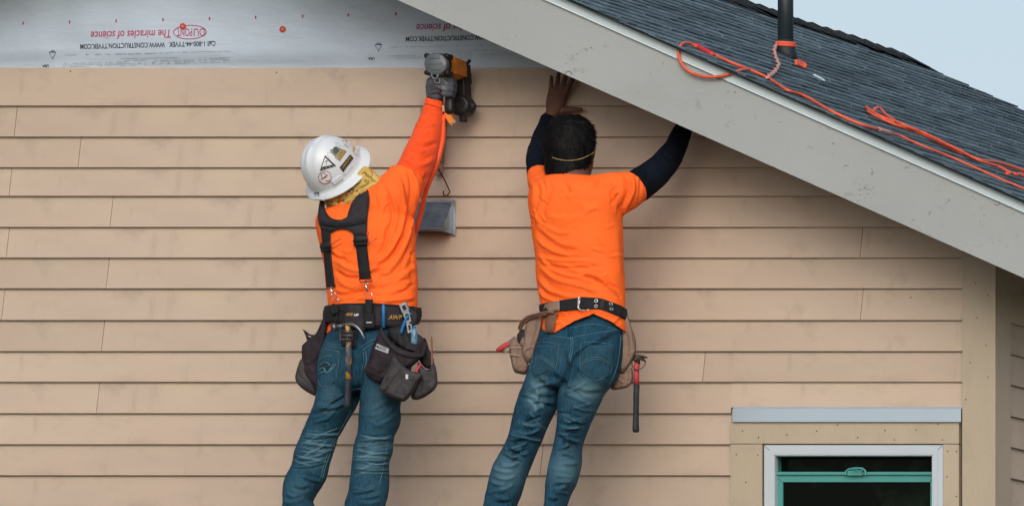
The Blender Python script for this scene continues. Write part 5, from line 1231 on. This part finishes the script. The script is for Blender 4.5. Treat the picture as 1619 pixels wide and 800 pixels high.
ng = thing('nail_gun', 'orange and black coil nail gun with grey end cap held against the top board', 'nail gun', P(700,200,.2))
gc = P(689, 101.5, .30)
def gl_(x, t, z): return Vector((gc.x+x, -t, gc.z+z))   # x right, t from wall, z up
def disc(name, r0, r1, t0, t1, m, x=0, z=0, n=28, sq=1.): 
    mb = MB(); mb.rings([[gl_(x+r*math.cos(q), t, z+r*math.sin(q)*sq) for q in [2*math.pi*k/n for k in range(n)]] for r, t in ((r0*.93,t0+.003),(r0,t0),(r1,t1))]); return mb.build(name, m, ng, True)
m_capg = mat('cast_grey_cap', (.12,.14,.155), .5, .15, 30, .3, 80, metal=.3)
m_org = mat('orange_housing', (.62,.20,.018), .45, .2, 20, .2, 60, spec=.45)
m_blk = mat('black_tool_plastic', (.010,.010,.011), .5, .3, 20, .2, 80)
add_mask(m_org, (.10,.04,.01), 16, .60, .68, amount=.7, seed=2.)
disc('end_cap', .0455, .0475, .302, .272, m_capg)
disc('cap_gasket', .0485, .0485, .272, .262, m_blk)
mb = MB()
for sx, sz in ((-1,.78),(1,.78),(-1,-.78),(1,-.78)):
    mb.tube([gl_(sx*.040, .296, sz*.044), gl_(sx*.040, .255, sz*.044)], .0105, 12)
mb.build('cap_bolts', m_blk, ng, True)
mb = MB()
for z, w_ in ((.024,.017),(.0,.028),(-.023,.018)): mb.tube([gl_(-w_-.002, .3035, z), gl_(w_-.002, .3035, z)], .0042, 8, ends=True)
mb.build('cap_ribs', m_capg, ng, True)
mb = MB(); mb.tube([gl_(a, .300, b) for a, b in ((-.016,-.030),(-.017,-.048),(-.010,-.060),(.002,-.061),(.009,-.050),(.009,-.030))], .0048, 8); mb.build('exhaust_deflector', m_capg, ng, True)
MB().tube([gl_(-.004,.299,-.043), gl_(-.004,.285,-.043)], .010, 10).build('exhaust_port', m_blk, ng, True)
mb = MB(); mb.rings([[gl_(r*sx*math.cos(q), t, r*math.sin(q)+dz) for q in [2*math.pi*k/20 for k in range(20)]] for r, sx, t, dz in ((.046,1,.263,0),(.047,1,.24,0),(.045,1.,.20,-.002),(.040,1.,.155,-.006),(.036,.95,.125,-.008),(.030,.9,.105,-.008))])
mb.prism([gl_(.012,.235,.040),gl_(.012,.13,.034),gl_(.012,.125,-.03),gl_(.012,.225,-.03)], (.034,0,0)); V, F = remesh(mb, .004); V = smooth(V, F, 2); obj('housing', V, F, m_org, ng, True)
mb = MB(); mb.tube([gl_(0,.11,-.008), gl_(0,.05,-.008)], .024, 14); mb.tube([gl_(0,.055,-.010), gl_(0,.026,-.010)], .013, 12); mb.prism([gl_(-.02,.12,.028),gl_(.028,.12,.028),gl_(.034,.12,-.05),gl_(-.02,.12,-.05)][::-1], (0,.055,0)); mb.tube([gl_(.03,.10,.028),gl_(.038,.09,.045)], .007, 8); mb.build('nose', m_blk, ng)
V, F = None, None
mb = MB(); mb.tube([gl_(.004,.205,-.03), gl_(.006,.200,-.075), gl_(.010,.205,-.13), gl_(.014,.213,-.175)], [.022,.018,.018,.021], 14, .8, ends=True); mb.tube([gl_(.0,.17,-.05),gl_(.002,.155,-.075),gl_(.004,.175,-.09)], .006, 8); mb.build('handle', m_blk, ng, True)
mb = MB()
mb.prism([gl_(-.012,.125,-.03),gl_(.03,.125,-.03),gl_(.036,.125,-.12),gl_(-.008,.125,-.12)][::-1], (0,.06,0))
mc = gl_(.012,.098,-.145)
mb.rings([[mc+Vector((r*math.cos(q), y, r*math.sin(q))) for q in [2*math.pi*k/26 for k in range(26)]] for r, y in ((.030,-.040),(.040,-.036),(.043,-.030),(.043,.028),(.038,.034))])
mb.tube([mc+Vector((.034,-.02,.02)), mc+Vector((.052,-.01,0)), mc+Vector((.034,-.01,-.028))], [.010,.012,.010], 8)
mb.box(tuple(mc+Vector((.0,-.03,-.068))), tuple(mc+Vector((.022,.0,-.035))))
V, F = remesh(mb, .004); V = smooth(V, F, 1); mg = obj('magazine', V, F, m_blk, ng, True)
mb = MB(); mb.tube([mc+Vector((math.cos(q)*.030, -.0415, math.sin(q)*.030)) for q in [2*math.pi*k/20 for k in range(14)]], .0022, 6); mb.tube([mc+Vector((-.012,-.042,.012)), mc+Vector((.010,-.042,.022))], .0028, 6); mb.build('magazine_ridge', m_pad, mg, True)
slab([(701,168),(706,167),(717.5,191),(716,198),(711,197),(703,184)], .215, .02, m_org, ng, 'foot_bracket')
slab([(698.5,167),(702,166.5),(703,177),(699.5,177)], .222, .012, mat('pale_fitting',(.42,.30,.16),.5,.1,20), ng, 'fitting')
MB().tube([P(717.5,193,.222),P(717.5,193,.20)], .006, 8).build('bolt', m_steel, ng)
m_hose = mat('orange_hose', (.90,.10,.02), .5, .06, 20, .1, 100, spec=.4)
mb = MB(); q = smooth_pts([(707,180,.205),(701,190,.215),(701,212,.24),(698,232,.27),(690.5,260,.285),(679,288,.28),(672,308,.26),(666,335,.24),(659,360,.22),(650,385,.19),(625,430,.19),(602,520,.24),(594,700,.28),(590,965,.35)], 6)
mb.tube([P(*a) for a in q], .0105, 12, .8, up=(1,0,0)); tag(mb.build('air_hose', m_hose, None, True), 'orange air hose hanging from the nail gun down behind the torso of the helmeted worker', 'hose')
# ================================================================ belt and pouches of the right worker
beltB = thing('tool_belt', 'black webbing belt with pale suede pouches on the bareheaded worker', 'tool belt', P(920,500,.62))
m_suede = mat('suede_leather', (.27,.185,.145), .9, .18, 14, .5, 120, col2=(.21,.14,.11), spec=.15)
m_suede2 = mat('brown_leather', (.17,.095,.060), .85, .2, 16, .4, 120, spec=.2)
vB0 = fi([(850,484),(862,479.5),(890,474.6),(920,469.5),(950,471.6),(980,483),(989,489)]); vB1 = fi([(850,497),(865,494),(887,492),(920,489),(947,488),(965,495),(986,504),(990,506)])
_, tbB = belt_ring(tsB, 'web_belt', 920, .515, vB0, vB1, m_black, beltB, .002, .004)
mb = MB()
for u, v in ((942.5,475.8),(942.5,484.3),(965.5,480.8),(966.5,488.8)):
    h, nn = cast(tbB, u, v); a = nn.cross(Vector((0,0,1))).normalized(); b = nn.cross(a)
    mb.tube([h+nn*.001+(a*math.cos(q)+b*math.sin(q))*.0062 for q in [2*math.pi*k/16 for k in range(17)]], .0019, 6)
mb.build('grommets', m_steel, beltB, True)
drape('leather_tip', tbB, [(950,471),(957,474)], [(948,488),(955,491)], m_pad, beltB, 4, 5, .002, .003)
mb = MB(); mb.tube([P(*p) for p in ((917.5,468.5,.655),(914.5,472,.657),(914,487,.657),(918,490,.656),(928,490.5,.655),(932,489,.655))], .0026, 8); mb.tube([P(917.5,469,.655),P(916,480,.662),P(917,489,.656)], .0020, 6); mb.build('buckle', m_steel, beltB, True)
drape('belt_keeper', tbB, [(865,479),(884.5,475)], [(866,493),(885,491)], m_suede, beltB, 6, 5, .002, .004)
drape('leather_flap', tsB, [(861,499),(872,496),(881.5,493)], [(862,525),(870,527),(875,524)], m_suede2, beltB, 10, 8, .010, .005, .006)
pouch('suede_pouch', [(848,497),(856,496),(860,506),(855,528),(847,556),(838,575),(828,568),(824.5,556),(827,544),(829,520),(836,505)], .52, .61, m_suede, beltB,
    [(((856,500),(851,525),(843,550),(838,570)),2.2,4),(((848,505),(842,528),(836,548)),3,-3.5),(((833,552),(840,548),(847,552)),1.6,2.5)], (), seed=12)
pouch('suede_pouch', [(805,540),(816,533),(824,540),(828,552),(830,567),(837,578),(832,591.5),(822,591),(813,588),(808,572),(805,556)], .50, .59, m_suede, beltB,
    [(((815,536),(816,552),(814,584)),2.2,-3.5),(((807,548),(814,544),(822,546)),1.6,3),(((812,586),(822,576),(834,580)),2,3)], (), seed=13)
pouch('pouch_lining', [(817,529),(828,519),(831,530),(826,546),(819,540)], .53, .60, m_pipe2, beltB, seed=14)
pouch('pouch_divider', [(821,541),(829,530),(829,546),(824,549)], .56, .605, m_suede, beltB, seed=15)
mb = MB()
for ln in ([(848,553),(840,549),(833,552),(829,558),(832,568),(838,573)],[(846,555),(839,551.5)]): mb.tube([P(u,v,.612) for u,v in ln], .0010, 5)
for pts, r in (([(821,519,.57),(825,509,.59),(835,501,.61),(850,496.5,.63),(866,493.5,.645),(876,494,.65)],.0062),([(822,523,.57),(828,512,.59),(838,504,.61),(852,499,.63),(864,497,.645)],.0046)): mb.tube([P(*a) for a in smooth_pts(pts,4)], r, 8)
mb.build('carry_strap', m_suede2, beltB, True)
mb = MB(); mb.tube([P(*a) for a in smooth_pts([(826,549,.60),(815,549,.61),(802,550,.60),(798,554,.59),(803,559,.59),(814,561.5,.60),(821,562,.60)],4)], .0022, 6); mb.build('wire_ring', mat('pale_cord',(.35,.28,.22),.6,.1,20), beltB, True)
drape('strap_tail', tsB, [(862,480),(858,492),(855,500)], [(868,482),(865,494),(861,502)], m_suede, beltB, 8, 4, .006, .004)
m_redt = mat('red_rubber', (.42,.045,.055), .55, .2, 20, .2, 60)
rt = thing('red_handled_pliers', 'red handle end of pliers poking out of the left suede pouch', 'pliers', P(800,556,.55))
mb = MB(); mb.tube([P(*a) for a in ((788,553,.55),(794,550,.55),(801,546,.55),(806,544,.55))], [.0095,.0125,.012,.009], 12, ends=True); mb.build('handle', m_redt, rt, True)
mb = MB(); mb.tube([P(*a) for a in ((796,544,.55),(803,541.5,.55),(810,536,.55),(813,533,.55))], [.004,.005,.005,.004], 8, ends=True); mb.build('second_handle', mat('dull_tool_steel',(.25,.16,.14),.5,.2,20,metal=.4), rt, True)
pouch('suede_pouch', [(984,494),(990,496),(996,510),(1003,530),(1006,546),(1004,562),(996,577),(986,590),(978,588),(976,560),(980,530)], .43, .52, m_suede, beltB,
    [(((990,500),(997,525),(1000,555)),2.2,4),(((988,520),(992,545),(990,572)),3,-3),(((986,566),(996,558),(1004,556)),1.8,3)], (), seed=16)
pouch('suede_pouch', [(976,588),(988,590),(998,580),(1001,588),(1001,601),(993,612),(980,615),(966,615),(968,600)], .42, .50, m_suede, beltB,
    [(((994,584),(992,598),(988,610)),2,-3.5),(((975,596),(985,604),(996,606)),2,3)], (), seed=17)
hb = thing('claw_hammer', 'hammer with red and black grip hanging from the right suede pouch', 'hammer', P(1005,682,.50))
tK = .50
mb = MB(); mb.tube([P(*a) for a in smooth_pts([(1006,566,tK),(1011,563,tK),(1016,563.5,tK),(1023,565,tK)],3)], [.010,.010,.010,.009,.009,.008,.008,.007,.006,.005], 10, .7)
mb.tube([P(*a) for a in ((1008,562,tK),(1013,567,tK),(1021,571,tK))], [.008,.006,.003], 8); mb.tube([P(1008,561,tK),P(1008,575,tK)], [.011,.010], 10); mb.tube([P(1003,566,tK+.01),P(1008,569,tK)], [.012,.011], 12); mb.build('hammer_head', mat('rusty_steel',(.06,.045,.035),.6,.5,40,.4,60,metal=.5), hb, True)
mb = MB(); mb.tube([P(*a) for a in ((1007.3,574,tK),(1006.6,580,tK),(1006.4,593,tK),(1006.6,608,tK))], [.0115,.0125,.0118,.0125], 14, .85); mb.build('red_grip', m_redt, hb, True)
mb = MB(); mb.tube([P(*a) for a in ((1006.6,607,tK),(1006,625,tK),(1005.6,650,tK),(1005.2,672,tK),(1005.3,680,tK),(1005.3,683,tK))], [.0130,.0128,.0122,.0135,.0148,.011], 14, .85); mb.build('black_grip', mat('black_rubber_grip',(.016,.019,.026),.65,.4,40,.3,60), hb, True)
mb = MB(); mb.tube([P(*a) for a in smooth_pts([(999,577,.50),(1004,584,.515),(1014,582,.515),(1020,575,.50),(1017,566,.49),(1008,561,.485),(1000,566,.485),(999,577,.50)],4)], .0026, 7); mb.build('hammer_ring', mat('worn_steel_wire',(.16,.12,.10),.5,.2,20,metal=.6), beltB, True)
# ================================================================ the scaffold they stand on, below the picture
m_wood = mat('scaffold_wood', (.30,.20,.11), .85, .25, 3, .4, 60, stretch=(.3,3,3))
m_tube = mat('scaffold_tube', (.25,.26,.27), .4, .2, 10, metal=.7)
zp = P(0, 968, .71).z
sc = thing('scaffold', 'trestle scaffold with wooden planks under the two workers', 'scaffold', (P(650,968,.7).x, -.7, 0))
xa_, xb_2 = P(150,968,.7).x, P(1200,968,.7).x
for y in (-.45,-.705,-.96):
    MB().box((xa_, y, zp-.045), (xb_2, y+.245, zp-.001)).build('plank', m_wood, sc)
for x in (xa_+.3, (xa_+xb_2)/2, xb_2-.3):
    mb = MB()
    for y in (-.30,-.88): mb.tube([(x,y,0),(x,y,zp-.048)], .024, 12)
    for z in (.4, 1.6, 2.8, zp-.07): mb.tube([(x,-.22,z),(x,-.96,z)], .02, 10)
    mb.build('frame', m_tube, sc, True)
mb = MB()
for y in (-.30,-.88): mb.tube([(xa_+.3,y,.5),((xa_+xb_2)/2,y,zp-.3)], .015, 8); mb.tube([((xa_+xb_2)/2,y,.5),(xb_2-.3,y,zp-.3)], .015, 8)
mb.build('cross_brace', m_tube, sc, True)

pouch('tool_loop', [(634,490),(642,487),(655,490),(660,500),(657,512),(650,518),(640,508)], .645, .668, m_pipe2, beltA, seed=21)
pouch('strap_end', [(652,483),(657,486),(661,496),(659,506),(655,503),(653,493)], .60, .63, m_black, beltA, seed=22)
MB().tube([P(a,b,.668) for a,b in ((622,540),(624,552),(623,566))], .0035, 6).build('pouch_strap', m_pipe2, beltA)
slab([(640,538),(662,546),(660,556),(642,551)], .672, .02, m_pipe2, beltA, 'tool_slot')
slab([(575,588),(577,602),(580,603),(579,590)], .64, .01, m_pipe2, beltA, 'seam_tab')
